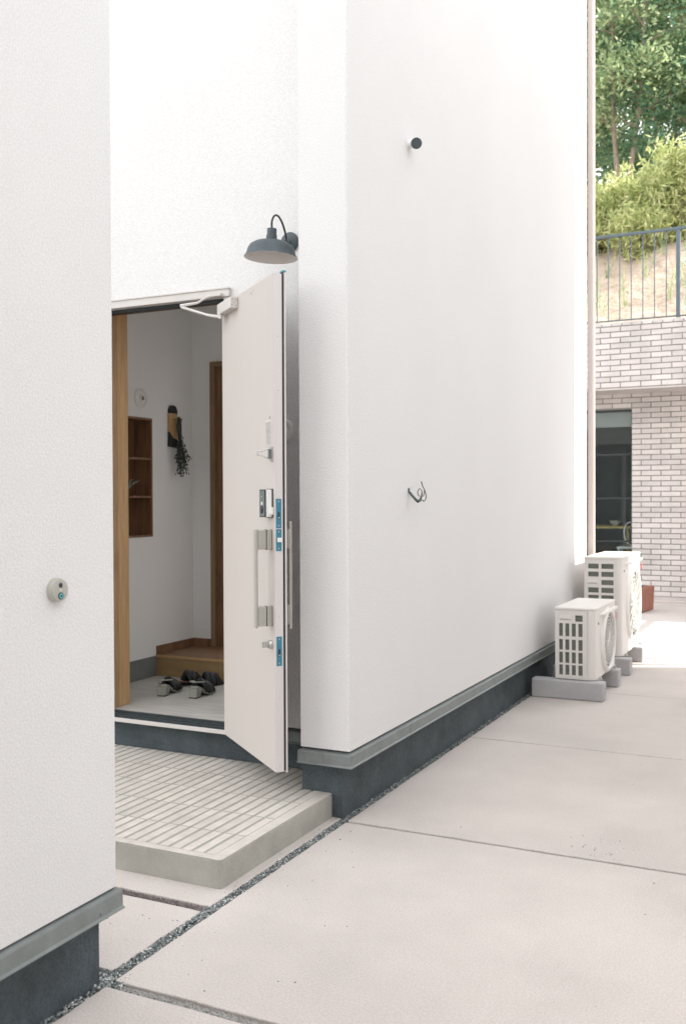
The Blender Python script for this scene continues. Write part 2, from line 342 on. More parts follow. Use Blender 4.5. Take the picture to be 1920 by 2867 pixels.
# foundations
fd = MB().box(-2.64, -2.078, -1.54, 2.470, -0.1, 0.31); fd.build('foundation', 'found', house, bevel=0.003)
fd = MB().prism([(-2.301, 4.246), (-2.078, 4.246), (-2.078, 9.36), (-7.4, 9.36), (-7.4, 9.25), (-2.20, 9.25), (-2.20, 4.66), (-2.301, 4.66)], -0.1, 0.335)
fd.box(-6.15, -2.303, 4.560, 4.66, -0.1, 0.268).box(-2.868, -2.305, 4.562, 4.655, 0.2685, 0.335).box(-6.15, -3.905, 4.562, 4.655, 0.2685, 0.335)
fd.build('foundation', 'found', house, bevel=0.003)
# drip flashing: profile (outward distance, z)
def flash_prof(zb):   # outward offset from stucco plane (negative = inside), height above zb
    return [(-0.055, zb+0.078), (-0.02, zb+0.070), (0.010, zb+0.062), (0.012, zb+0.056), (0.012, zb+0.010), (0.017, zb+0.002), (0.016, zb-0.001), (-0.055, zb+0.004)]
def flash_path(path, zb, name='drip_flashing'):
    pf = flash_prof(zb); n = len(pf); m = MB(); vs = []
    for i, p in enumerate(path):
        P = Vector(p)
        def nrm(a, b):
            d = (Vector(b)-Vector(a)).normalized(); return Vector((d.y, -d.x))
        if i == 0: N = nrm(path[0], path[1]); k = 1
        elif i == len(path)-1: N = nrm(path[-2], path[-1]); k = 1
        else:
            n1, n2 = nrm(path[i-1], p), nrm(p, path[i+1]); N = (n1+n2).normalized(); k = 1/N.dot(n1)
        for (o, z) in pf: vs.append((P.x+N.x*o*k, P.y+N.y*o*k, z))
    fs = []
    for i in range(len(path)-1):
        for j in range(n): fs.append((i*n+j, i*n+(j+1) % n, (i+1)*n+(j+1) % n, (i+1)*n+j))
    fs += [tuple(range(n)), tuple(reversed(range(len(vs)-n, len(vs))))]
    m.add(vs, fs); return m
m = flash_path([(XW, -1.6), (XW, 2.483), (-2.7, 2.483)], 0.243)
m.box(-2.0025, -2.0005, 2.385, 2.388, 0.256, 0.268)
fl0 = m.build('drip_flashing', 'flash', house)
m = flash_path([(-2.87, 4.51), (-2.278, 4.51), (-2.278, 4.195), (XW, 4.195), (XW, 9.42)], 0.264)
fl = m.build('drip_flashing', 'flash', house)
m = MB()
for yj in (4.93, 6.9): MB().box(XW+0.0125, XW+0.0138, yj, yj+0.035, 0.272, 0.322).build('joint_cover', 'flash', fl)
MB().box(-2.186, -2.150, 4.195-0.0138, 4.195-0.0125, 0.272, 0.322).build('joint_cover', 'flash', fl)

# door frame
df = MB().box(-3.90, -2.862, 4.486, 4.66, 2.637, 2.682).box(-3.91, -2.85, 4.480, 4.4855, 2.676, 2.686)
df.box(-3.90, -3.845, 4.486, 4.595, 0.292, 2.6365).box(-2.905, -2.868, 4.500, 4.70, 0.292, 2.6365)
dfo = df.build('door_frame', 'alu', house, bevel=0.002)
MB().box(-3.844, -2.906, 4.535, 4.60, 2.622, 2.6365).build('weatherstrip', 'black', dfo)
th = MB().box(-3.90, -2.87, 4.486, 4.503, 0.270, 0.291).build('threshold', 'alu', dfo, bevel=0.002)
tr = MB()
for a, b, z in ((4.504, 4.53, 0.285), (4.53, 4.536, 0.297), (4.536, 4.57, 0.283), (4.57, 4.578, 0.298), (4.578, 4.62, 0.287), (4.62, 4.64, 0.300)):
    tr.box(-3.844, -2.906, a, b-0.0005, 0.26, z)
tr.build('sill_track', 'track', dfo)

# open door, in its own frame: s along the leaf from the hinge, t through its thickness, z up
D = Vector((.7616, -.648, 0)); N = Vector((.648, .7616, 0)); HB = Vector((-2.909, 4.49, 0))
def dl(s, t, z): return HB + D*s + N*t + Vector((0, 0, z))
W_, T_ = 0.8236, 0.052
door = MB(dl).box(0, W_, 0, T_-0.012, 0.272, 2.592).build('entrance_door', 'door', house, bevel=0.0015)
tag(door, 'warm white entrance door leaf standing wide open')
MB(dl).box(W_+0.0003, W_+0.0025, 0.001, T_-0.012, 0.274, 2.590).build('edge_trim', 'dooredge', door)
MB(dl).box(0.005, W_-0.004, T_-0.0118, T_-0.0012, 0.276, 2.594).build('weatherstrip', 'black', door)
MB(dl).box(-0.01, W_+0.006, T_-0.001, T_+0.006, 0.268, 2.598).build('outer_skin', 'dooredge', door, bevel=0.001)
MB(dl).box(W_-0.03, W_+0.007, T_-0.010, T_+0.008, 2.5985, 2.606).build('top_cap', 'film', door)
# door closer
cl = MB(dl).box(0.045, 0.285, -0.041, -0.0005, 2.525, 2.582).build('door_closer', 'alu', door, bevel=0.003)
s_ = MB(dl)
for (t_, z_) in ((-0.03, 2.57), (-0.012, 2.57), (-0.022, 2.553), (-0.012, 2.538), (-0.031, 2.54)):
    MB(dl).lathe([(0.0022, 0), (0.0022, 0.001)], (0.285, t_, z_), (1, 0, 0), 8).build('screw', 'print', cl)
arm = MB().tube([(-2.862, 4.405, 2.522), (-2.862, 4.405, 2.500)], 0.011, 10)
arm.tube([(-2.862, 4.405, 2.510), (-2.96, 4.43, 2.532), (-3.13, 4.43, 2.590)], [0.009, 0.007, 0.008], 8)
arm.tube([(-3.135, 4.43, 2.597), (-3.03, 4.44, 2.606), (-2.99, 4.45, 2.63), (-2.965, 4.470, 2.642)], [0.010, 0.007, 0.007, 0.010], 8)
arm.box(-3.0, -2.90, 4.462, 4.485, 2.638, 2.652)
arm.build('closer_arm', 'alu', door, smooth=True)
# handles
def pull(sign, name_s, s0, t0, reach):
    m = MB(dl)
    for (z0, z1) in ((1.31, 1.403), (0.952, 1.045)):
        a, b = sorted((t0, t0+sign*0.026)); m.box(s0-0.036, s0, a, b, z0, z1)
        a, b = sorted((t0+sign*0.028, t0+sign*reach)); m.box(s0-0.034, s0-0.002, a, b, z0+0.001, z1-0.001)
    a, b = sorted((t0+sign*(reach+0.0005), t0+sign*(reach+0.014))); m.box(s0-0.034, s0-0.004, a, b, 0.945 if sign < 0 else 0.93, 1.405 if sign < 0 else 1.44)
    return m.build('pull_handle', 'handle', door, bevel=0.003)
pull(-1, '', 0.792, -0.0005, 0.068)
pull(1, '', 0.77, T_+0.0065, 0.036)
for (z0, z1) in ((1.309, 1.404), (0.951, 1.046)):
    g_ = MB(dl).box(0.757, 0.7935, -0.0012, -0.0002, z0, z1).box(0.758, 0.791, -0.0277, -0.0267, z0, z1); g_.build('handle_gasket', 'ink', door)
# smart lock
lk = MB(dl).box(0.722, 0.803, -0.034, -0.003, 1.462, 1.590).build('smart_lock', 'white_pl', door, bevel=0.005, seg=3)
MB(dl).box(0.716, 0.809, -0.0028, -0.0004, 1.458, 1.594).box(0.721, 0.804, -0.0385, -0.0345, 1.461, 1.591).build('lock_backplate', 'ink', door, bevel=0.002)
MB(dl).box(0.727, 0.798, -0.0398, -0.0388, 1.466, 1.586).build('lock_panel', 'panel', door)
m = MB(dl).lathe([(0.018, 0), (0.018, 0.003), (0.016, 0.004)], (0.763, -0.0402, 1.497), (0, -1, 0), 20)
m.build('lock_knob', 'ink', door, smooth=True)
for q in ((0.755, 0.771, 1.519, 1.533), (0.761, 0.765, 1.556, 1.560)): MB(dl).box(q[0], q[1], -0.0412, -0.0402, q[2], q[3]).build('lock_symbol', 'white_pl', lk)
MB(dl).box(0.8035, 0.8115, -0.022, -0.001, 1.474, 1.508).build('latch_cover', 'white_pl', door, bevel=0.001)
# thumb turn
m = MB(dl).lathe([(0.021, 0), (0.021, 0.012), (0.018, 0.016), (0.010, 0.017), (0.010, 0.022)], (0.775, -0.0005, 0.865), (0, -1, 0), 24)
m.box(0.768, 0.782, -0.045, -0.022, 0.852, 0.878)
m.build('thumbturn', 'chrome', door, smooth=True)
# door guard
m = MB(dl).box(0.775, 0.806, -0.006, -0.0004, 1.720, 1.790)
m.tube([(0.79, -0.004, 1.782), (0.788, -0.030, 1.776), (0.786, -0.042, 1.770), (0.785, -0.066, 1.768), (0.785, -0.070, 1.759), (0.785, -0.066, 1.750), (0.786, -0.042, 1.748), (0.788, -0.030, 1.740), (0.79, -0.004, 1.733)], 0.0032, 8)
m.build('door_guard', 'chrome', door, smooth=True)
MB(dl).box(0.792, 0.8065, -0.020, -0.0065, 1.738, 1.776).build('guard_hinge', 'panel', door, bevel=0.002)
# sticker of fine print
st = MB(dl).box(0.708, 0.789, -0.0011, -0.0004, 1.802, 1.915).build('sticker', 'paper', door)
m = MB(dl); rs = random.Random(5)
for k in range(26):
    z = 1.909 - k*0.0041
    if z < 1.805: break
    x = 0.713
    while x < 0.782:
        L = rs.uniform(0.004, 0.018); L = min(L, 0.785-x)
        h = 0.0017 if k not in (10, 12) else 0.002
        m.box(x, x+L, -0.0016, -0.0012, z-h, z); x += L + rs.uniform(0.002, 0.005)
m.build('fine_print', 'print', st)
for q in ((0.764, 0.770, 1.922, 1.934), (0.50, 0.508, 2.553, 2.562), (0.53, 0.534, 2.562, 2.568)): MB(dl).box(q[0], q[1], -0.0012, -0.0004, q[2], q[3]).build('small_mark', 'print', door)
# lock plates on the free edge
EX = W_+0.0027
def plate(z0, z1, holes, bolt=None):
    p = MB(dl).box(EX, EX+0.0012, 0.006, 0.033, z0, z1).build('lock_plate', 'film', door)
    m = MB(dl)
    for z in (z0+0.012, z1-0.012): MB(dl).lathe([(0.0035, 0), (0.003, 0.0008)], (EX+0.0013, 0.0195, z), (1, 0, 0), 12).build('screw', 'chrome', p)
    for (a, b) in holes: MB(dl).box(EX+0.0013, EX+0.0020, 0.0155, 0.0235, a, b).build('bolt_hole', 'ink', p)
    if bolt: MB(dl).box(EX+0.0013, EX+0.010, 0.012, 0.031, *bolt).build('latch_bolt', 'white_pl', p, bevel=0.001)
    if holes: MB(dl).box(EX+0.0021, EX+0.006, 0.016, 0.023, holes[0][0]+0.004, holes[0][0]+0.010).build('hook', 'chrome', p)
plate(1.410, 1.547, [(1.452, 1.486)])
plate(1.304, 1.406, [], (1.346, 1.366))
plate(0.769, 0.906, [(0.812, 0.848)])
m = MB(dl)
for z in (2.30, 2.05, 1.553, 1.0, 0.62, 0.30): MB(dl).lathe([(0.0018, 0), (0.0015, 0.0006)], (EX, 0.0195, z), (1, 0, 0), 8).build('screw', 'print', door)

# interior seen through the door
XL = -4.23; ZF = 0.30
wi = MB()
ny0, ny1, nz0, nz1 = 5.02, 5.620, 1.284, 2.112
wi.box(XL-0.2, XL, 4.705, ny0, ZF, 3.05).box(XL-0.2, XL, ny1, 6.115, ZF, 3.05).box(XL-0.2, XL, ny0, ny1, ZF, nz0).box(XL-0.2, XL, ny0, ny1, nz1, 3.05)
wi.build('interior_wall', 'inwall', house)
wi = MB().box(XL, -4.063, 6.115, 6.20, 0.43, 3.05).box(-4.063, -2.216, 6.115, 6.20, 2.557, 3.05).box(-2.40, -2.216, 6.115, 6.20, 0.43, 2.5569)
wi.build('interior_wall', 'inwall', house)
MB().box(XL-0.2, -2.216, 4.701, 6.3, 3.051, 3.10).build('interior_ceiling', 'inwall', house)
MB().box(XL, -2.216, 4.641, 5.654, 0.2, ZF).build('entry_floor', 'gfloor', house)
fs = MB().box(XL, -2.216, 5.655, 9.2, 0.2, 0.440).box(-6.4, XL-0.001, 6.24, 9.2, 0.2, 0.438).build('floor_step', 'wood_s', house)
MB().box(XL, -2.216, 5.650, 9.2, 0.4405, 0.449).build('step_nosing', 'wood_f', fs, bevel=0.002)
MB().box(XL, -2.216, 5.6475, 5.6495, 0.430, 0.449).build('step_edge', 'wood_l', fs)
MB().box(XL+0.0005, XL+0.008, 4.80, 5.646, ZF, 0.440).build('skirting_tile', 'gbase', house)
MB().box(XL+0.0005, XL+0.010, 5.655, 6.114, 0.4495, 0.508).box(XL+0.011, -4.064, 6.104, 6.1145, 0.4495, 0.508).build('baseboard', 'wood_d', house)
# niche lined with wood
nb = MB().box(XL-0.150, XL-0.14, ny0, ny1, nz0, nz1)
nb.box(XL-0.1395, XL+0.006, ny0, ny0+0.014, nz0, nz1).box(XL-0.1395, XL+0.006, ny1-0.014, ny1, nz0, nz1)
nb.box(XL-0.1395, XL+0.006, ny0+0.0145, ny1-0.0145, nz1-0.014, nz1).box(XL-0.1395, XL+0.006, ny0+0.0145, ny1-0.0145, nz0, nz0+0.014)
nch = nb.build('wall_niche', 'wood_d', house)
for z in (1.821, 1.556):
    MB().box(XL-0.139, XL, ny0+0.0145, ny1-0.0145, z, z+0.014).build('shelf', 'wood_d', nch)
# wooden inner jamb and head
wj = MB().box(-3.904, -3.785, 4.601, 4.700, ZF+0.001, 2.664).box(-3.904, -2.869, 4.665, 4.80, 2.6655, 2.6835)
wj.build('inner_jamb', 'wood', house, bevel=0.002)
MB().box(-3.904, -3.788, 4.7005, 4.80, ZF+0.001, 2.664).build('inner_jamb', 'wood_l', house, bevel=0.002)
idf = MB().box(-4.062, -4.024, 6.095, 6.18, 0.4495, 2.556).box(-4.023, -2.41, 6.095, 6.18, 2.52, 2.556).build('inner_door_frame', 'wood_fr', house, bevel=0.002)
MB().box(-4.022, -3.90, 6.125, 6.16, 0.4495, 2.519).build('inner_door', 'wood_d', idf)
# unseen hall walls; the hall is left open above to light the entrance
MB().box(-6.5, -6.4, 6.2, 9.2, 0.3, 3.05).box(-6.399, XL-0.2, 6.201, 6.24, 0.3, 3.05).build('interior_wall', 'inwall', house)
# rectangular downpipe at the far corner
dp = MB().prism([(-2.008, 9.44), (-1.962, 9.44), (-1.950, 9.452), (-1.950, 9.495), (-2.008, 9.50)], 0.05, 6.8).build('downpipe', 'pipe', org=(-1.98, 9.49, 0.05))
tag(dp, 'beige rectangular downpipe running up the far end of the white wall', 'downpipe')

# ------------------------------------------------------------------ porch step
ps = empty('porch_step', (-3.2, 3.9, 0), 'low concrete porch step paved with narrow beige tiles', 'step')
MB().prism([(-4.9, 3.261), (-2.150, 3.261), (-2.138, 3.266), (-2.133, 3.278), (-2.133, 4.245), (-2.302, 4.2455), (-2.302, 4.558), (-4.9, 4.558)], -0.05, 0.1125).build('base', 'step', ps, bevel=0.004)
MB().box(-4.88, -2.19, 3.295, 4.235, 0.1126, 0.1165).box(-4.88, -2.31, 4.2355, 4.555, 0.1126, 0.1165).build('grout_bed', 'grout', ps)
rim = MB().prism([(-4.9, 3.262), (-2.151, 3.262), (-2.139, 3.267), (-2.134, 3.279), (-2.134, 4.244), (-2.190, 4.244), (-2.190, 3.302), (-4.9, 3.302)], 0.1126, 0.1178)
rim.build('rim', 'tile', ps, bevel=0.0035)
tl = MB(); rt = random.Random(11)
yrows = [(3.302, 3.537), (3.543, 3.783), (3.790, 4.030), (4.037, 4.272), (4.280, 4.553)]
for (ya, yb) in yrows:
    x = -2.1915; k = 0
    while x > -4.85:
        wdt = 0.0410
        x1 = x; x0 = x-wdt
        if not (yb > 4.245 and x1 > -2.305):
            dz = rt.uniform(-0.0004, 0.0004); e = rt.uniform(-0.0012, 0.0012)
            tl.box(x0+e, x1+e, ya+rt.uniform(0, .0015), yb-rt.uniform(0, .0015), 0.1166, 0.1178+dz)
        elif x0 > -2.305 and ya < 4.24:
            tl.box(x0, x1, ya, 4.243, 0.1166, 0.1178)
        x -= 0.0573; k += 1
tl.build('tiles', 'tile', ps, bevel=0.0018)

# ------------------------------------------------------------------ fittings on the walls
# gooseneck barn lamp
lp = empty('wall_lamp', (-2.475, 4.51, 2.88), 'charcoal gooseneck barn lamp mounted above the open door', 'lamp')
m = MB().lathe([(0.050, 0), (0.052, 0.012), (0.040, 0.022), (0.016, 0.026), (0.014, 0.032)], (-2.497, 4.51, 2.884), (0, -1, 0), 32)
m.build('wall_plate', 'lamp', lp, smooth=True)
MB().lathe([(0.005, 0), (0.004, 0.004)], (-2.462, 4.494, 2.876), (0, -1, 0), 12).build('screw', 'white_pl', lp)
SC = Vector((-2.455, 4.235, 2.759)); tilt = Vector((0.04, 0.02, 1)).normalized()
def sh(h, q=0): return SC + tilt*h
prof = [(0.133, -0.018), (0.131, -0.014), (0.122, 0.000), (0.1175, 0.020), (0.107, 0.040), (0.084, 0.055), (0.054, 0.064), (0.031, 0.069), (0.027, 0.071), (0.027, 0.092), (0.024, 0.094), (0.024, 0.124), (0.020, 0.126)]
m = MB().lathe(prof, SC, tilt, 48, cap=False); n0 = len(prof)
m.build('lamp_shade', 'lamp', lp, smooth=True)
prof2 = [(0.132, -0.018), (0.120, -0.001), (0.1155, 0.018), (0.105, 0.037), (0.082, 0.051), (0.052, 0.060), (0.023, 0.063)]
MB().lathe(prof2, SC, tilt, 48, cap=False).build('shade_lining', 'lampin', lp, smooth=True)
MB().lathe([(0.018, 0.064), (0.020, 0.055), (0.026, 0.045), (0.026, 0.036), (0.020, 0.028), (0.010, 0.024), (0.002, 0.023)], SC, tilt, 24).build('bulb', 'lampin', lp, smooth=True)
top = sh(0.122); path = []
p0 = top; p3 = Vector((-2.497, 4.492, 2.884))
ctrl = [p0, p0+Vector((0, 0, 0.075)), p0+Vector((0.0, 0.045, 0.112)), Vector((-2.472, 4.40, 2.985)), Vector((-2.492, 4.455, 2.935)), Vector((-2.50, 4.478, 2.90)), p3]
def bez(P, n):
    out = []
    for i in range(n+1):
        t = i/n; Q = [p.copy() for p in P]
        while len(Q) > 1: Q = [Q[j].lerp(Q[j+1], t) for j in range(len(Q)-1)]
        out.append(Q[0])
    return out
def crom(P, n=8):
    P = [Vector(p) for p in P]; out = []
    for i in range(len(P)-1):
        a, b, c_, d = P[max(i-1, 0)], P[i], P[i+1], P[min(i+2, len(P)-1)]
        for k in range(n):
            t = k/n; out.append(0.5*((2*b) + (c_-a)*t + (2*a-5*b+4*c_-d)*t*t + (3*b-a-3*c_+d)*t**3))
    out.append(P[-1]); return out
MB().tube(crom([p0, p0+Vector((0, 0, 0.038)), p0+Vector((-0.002, 0.028, 0.074)), p0+Vector((-0.006, 0.075, 0.084)), p0+Vector((-0.014, 0.135, 0.058)), p0+Vector((-0.026, 0.19, 0.004)), p3+Vector((-0.012, -0.030, -0.004)), p3+Vector((0, -0.012, -0.004))]), 0.0052, 10).build('gooseneck', 'ink', lp, smooth=True)

# round vent cap on the door wall
m = MB().lathe([(0.066, 0), (0.067, 0.006), (0.060, 0.016), (0.052, 0.018), (0.050, 0.012), (0.030, 0.012), (0.029, 0.020), (0.020, 0.022), (0.019, 0.018)], (-2.545, 4.51, 1.902), (0, -1, 0), 40)
v = m.build('round_vent', 'white_pl', org=(-2.545, 4.51, 1.902), smooth=True)
tag(v, 'white round vent cap on the wall behind the open door', 'vent')
m = MB().lathe([(0.068, 0), (0.068, 0.006), (0.060, 0.014), (0.050, 0.016), (0.046, 0.010), (0.026, 0.010), (0.024, 0.020), (0.016, 0.022)], (XL, 5.495, 2.243), (1, 0, 0), 32)
v = m.build('round_vent', 'white_pl', org=(XL, 5.495, 2.243), smooth=True)
tag(v, 'white round vent above the wooden niche inside the entrance', 'vent')
MB().lathe([(0.015, 0.0225), (0.014, 0.024)], (XL, 5.495, 2.243), (1, 0, 0), 20).build('vent_centre', 'gbase', v)

# doorbell with camera
db = empty('doorbell', (XW, 2.211, 1.284), 'round pewter video doorbell with a lit cyan button on the left wall', 'doorbell')
bx, by, bz = XW, 2.211, 1.284
m = MB().lathe([(0.0355, 0), (0.0355, 0.013), (0.034, 0.0155), (0.0325, 0.0155), (0.0325, 0.019), (0.0315, 0.0215), (0.029, 0.022)], (bx, by, bz), (1, 0, 0), 48)
m.build('housing', 'pewter', db, smooth=True)
MB().lathe([(0.0077, 0), (0.007, 0.001), (0.004, 0.0018)], (bx+0.0222, by, bz+0.0145), (1, 0, 0), 24).build('lens', 'ink', db, smooth=True)
MB().lathe([(0.0025, 0), (0.002, 0.0006)], (bx+0.0222, by, bz+0.001), (1, 0, 0), 12).build('sensor', 'white_pl', db)
bt = MB().lathe([(0.0108, 0), (0.0104, 0.0016)], (bx+0.0222, by, bz-0.0165), (1, 0, 0), 28).build('button', 'ink', db)
m = MB().lathe([(0.0048, 0), (0.0048, 0.0006), (0.0072, 0.0006), (0.0072, 0)], (bx+0.0239, by, bz-0.0165), (1, 0, 0), 28)
m.build('ring', 'cyan', bt)
MB().lathe([(0.0044, 0), (0.0042, 0.0012)], (bx+0.0239, by, bz-0.0165), (1, 0, 0), 20).build('button_cap', 'ink', bt)

# small camera high on the long wall
sl = empty('security_camera', (XW, 4.955, 3.462), 'small white bullet camera with dark face high on the long wall', 'camera')
ax = Vector((0.40, -0.82, -0.36)).normalized(); cc = Vector((XW+0.042, 4.962, 3.462))
MB().lathe([(0.026, 0), (0.026, 0.006), (0.016, 0.014), (0.014, 0.036)], (XW, 4.968, 3.463), (1, 0, 0), 24).build('mount', 'white_pl', sl, smooth=True)
MB().lathe([(0.020, -0.035), (0.029, -0.030), (0.0295, 0.024), (0.0305, 0.030), (0.0303, 0.038), (0.028, 0.039)], cc, ax, 32).build('housing', 'white_pl', sl, smooth=True)
MB().lathe([(0.0295, 0.0385), (0.0290, 0.0405), (0.024, 0.041), (0.008, 0.040)], cc, ax, 32).build('lens_face', 'lamp', sl, smooth=True)

# loose cable ends poking out of the wall
cb = empty('loose_cable', (XW, 4.948, 1.585), 'grey cable with curled black wires poking out of the wall', 'cable')
KY = 0.00245/15.68*1.0
def cw(zx, zy, out):
    # photo crop measure to wall coordinates: zoomed px relative to the hole
    return Vector((XW+out, 4.948 + (zx-390)*0.000225 + out*1.1*0, 1.585 - (zy-880)*0.000124))
MB().lathe([(0.014, 0), (0.0135, 0.0012)], (XW, 4.948, 1.590), (1, 0, 0), 16).build('hole_edge', 'ink', cb)
def wp(zx, zy, out):
    # point whose picture lies at that place of the wall once it stands out from it
    yy = 4.948 + (zx-390)*0.00013; return Vector((XW+out, yy - 0.0, 1.585 - (zy-880)*0.000124))
def P_(zx, zy, out):
    k = out; return Vector((XW+k, 4.948 + ((zx-390) - k*5600)*0.000205, 1.585 - (zy-880)*0.000122))
MB().tube(crom([P_(385, 870, 0.0), P_(400, 930, 0.01), P_(470, 1090, 0.03), P_(600, 1270, 0.05), P_(690, 1310, 0.06)]), 0.0062, 10).build('sheath', 'cable', cb, smooth=True)
for pts, rr_ in (([(360, 930, .003), (430, 1080, .02), (540, 1270, .045), (640, 1370, .055), (740, 1340, .06), (860, 1180, .06), (930, 1020, .06), (930, 890, .06)], .0021),
                 ([(680, 1290, .06), (780, 1210, .062), (850, 1100, .064), (860, 980, .066)], .0018),
                 ([(820, 1120, .055), (730, 1050, .05), (690, 920, .05), (740, 790, .055), (830, 790, .06), (890, 900, .065), (880, 1050, .068), (830, 1200, .07)], .0016),
                 ([(940, 1110, .07), (1010, 1010, .07), (1050, 870, .068), (1040, 780, .066), (960, 620, .06), (910, 440, .055)], .0018),
                 ([(900, 1270, .07), (970, 1330, .072), (1070, 1260, .075), (1130, 1100, .075), (1110, 950, .07), (1070, 820, .066), (980, 660, .061), (930, 470, .056)], .0019),
                 ([(700, 1330, .06), (790, 1300, .062), (850, 1250, .063)], .0042)):
    MB().tube(crom([P_(*p) for p in pts]), rr_*1.35, 8).build('wire', 'ink' if rr_ < .004 else 'cable', cb, smooth=True)

# ornament of board and hanging dried branches on the inner wall
ob = empty('wall_ornament', (XL, 5.855, 1.92), 'tall wooden plaque with dark rounded top inside the entrance', 'plaque')
yc, hw = 5.855, 0.046
def plq(pts, x0, x1): return MB().extr([(y, z) for (y, z) in pts], x0, x1, 0)
arc = [(yc+hw*math.cos(t), 2.178+hw*math.sin(t)) for t in [math.pi*k/12 for k in range(13)]]
plq([(yc-hw, 2.165), (yc+hw, 2.165)]+arc, XL+0.001, XL+0.020).build('dark_top', 'ink', ob)
plq([(yc-hw, 2.164), (yc-hw, 2.03), (yc-0.01, 1.99), (yc+hw, 1.975), (yc+hw, 2.164)], XL+0.001, XL+0.020).build('board', 'wood_l', ob)
plq([(yc-hw-.002, 1.925), (yc+hw, 1.918), (yc+hw, 1.974), (yc-0.01, 1.989), (yc-hw-.002, 2.029)], XL+0.001, XL+0.022).build('dark_foot', 'ink', ob)
MB().tube(crom([(XL+.021, yc-.012, 2.120), (XL+.024, yc+.008, 2.126), (XL+.021, yc+.025, 2.118)]), 0.0022, 6).build('carving', 'wood_d', ob)
db_ = MB(); rb = random.Random(9)
root = Vector((XL+0.05, 5.875, 2.10))
lv = MB()
for k in range(24):
    sp = rb.uniform(-1, 1); end = Vector((XL+0.03+rb.uniform(0, 0.07), 5.885+sp*0.075, 1.70+rb.uniform(0, .12)+abs(sp)*.05))
    mid = root.lerp(end, 0.45) + Vector((0, -sp*0.02, -0.01))
    st_ = root + Vector((rb.uniform(-.012, .012), rb.uniform(-.012, .012), rb.uniform(0, .03)))
    path = crom([st_, mid, end], 6); db_.tube(path, 0.0017, 5)
    for q in range(5, len(path)):
        for w_ in range(1 if q < 8 else 2):
            c0 = path[q] + Vector((rb.uniform(-.012, .012), rb.uniform(-.012, .012), rb.uniform(-.012, .012)))
            a = Vector((rb.uniform(-1, 1), rb.uniform(-1, 1), rb.uniform(-1.4, .2))).normalized()*0.012
            b = a.orthogonal().normalized()*0.005
            lv.add([c0-a, c0+b, c0+a, c0-b], [(0, 1, 2, 3)])
hb_ = empty('dried_bouquet', (XL+0.04, 5.88, 2.10), 'bunch of dark dried branches hanging beside the wooden plaque', 'bouquet')
db_.build('stems', 'dried', hb_); lv.build('leaves', 'dried', hb_)
MB().tube([(XL+.04, 5.875, 2.03), (XL+.035, 5.925, 2.13)], [0.007, 0.009], 8).build('twig', 'wood_d', hb_, smooth=True)
MB().tube([root+Vector((0, 0, .04)), root+Vector((0, .004, -.02)), root+Vector((0, .012, -.12))], [0.010, 0.019, 0.014], 10).build('wrapping', 'dried', hb_, smooth=True)
# sprig on the niche shelf
m = MB(); rb = random.Random(4)
for k in range(16):
    e = Vector((XL-0.03+rb.uniform(-.04, .05), 5.37+rb.uniform(-.09, .09), 1.57+rb.uniform(.05, .13)))
    p = crom([Vector((XL-0.05, 5.34, 1.570)), Vector((XL-0.04, 5.35, 1.60)).lerp(e, .5), e], 5); m.tube(p, 0.0014, 5)
    for q in p[3:]:
        a = Vector((rb.uniform(-1, 1), rb.uniform(-1, 1), rb.uniform(-.2, 1))).normalized()*0.013; b = a.orthogonal().normalized()*0.004
        m.add([q-a, q+b, q+a, q-b], [(0, 1, 2, 3)])
tag(m.build('dried_sprig', 'sprig', org=(XL-0.05, 5.34, 1.5705)), 'pale dried sprig lying on the middle shelf of the niche', 'dried plant')

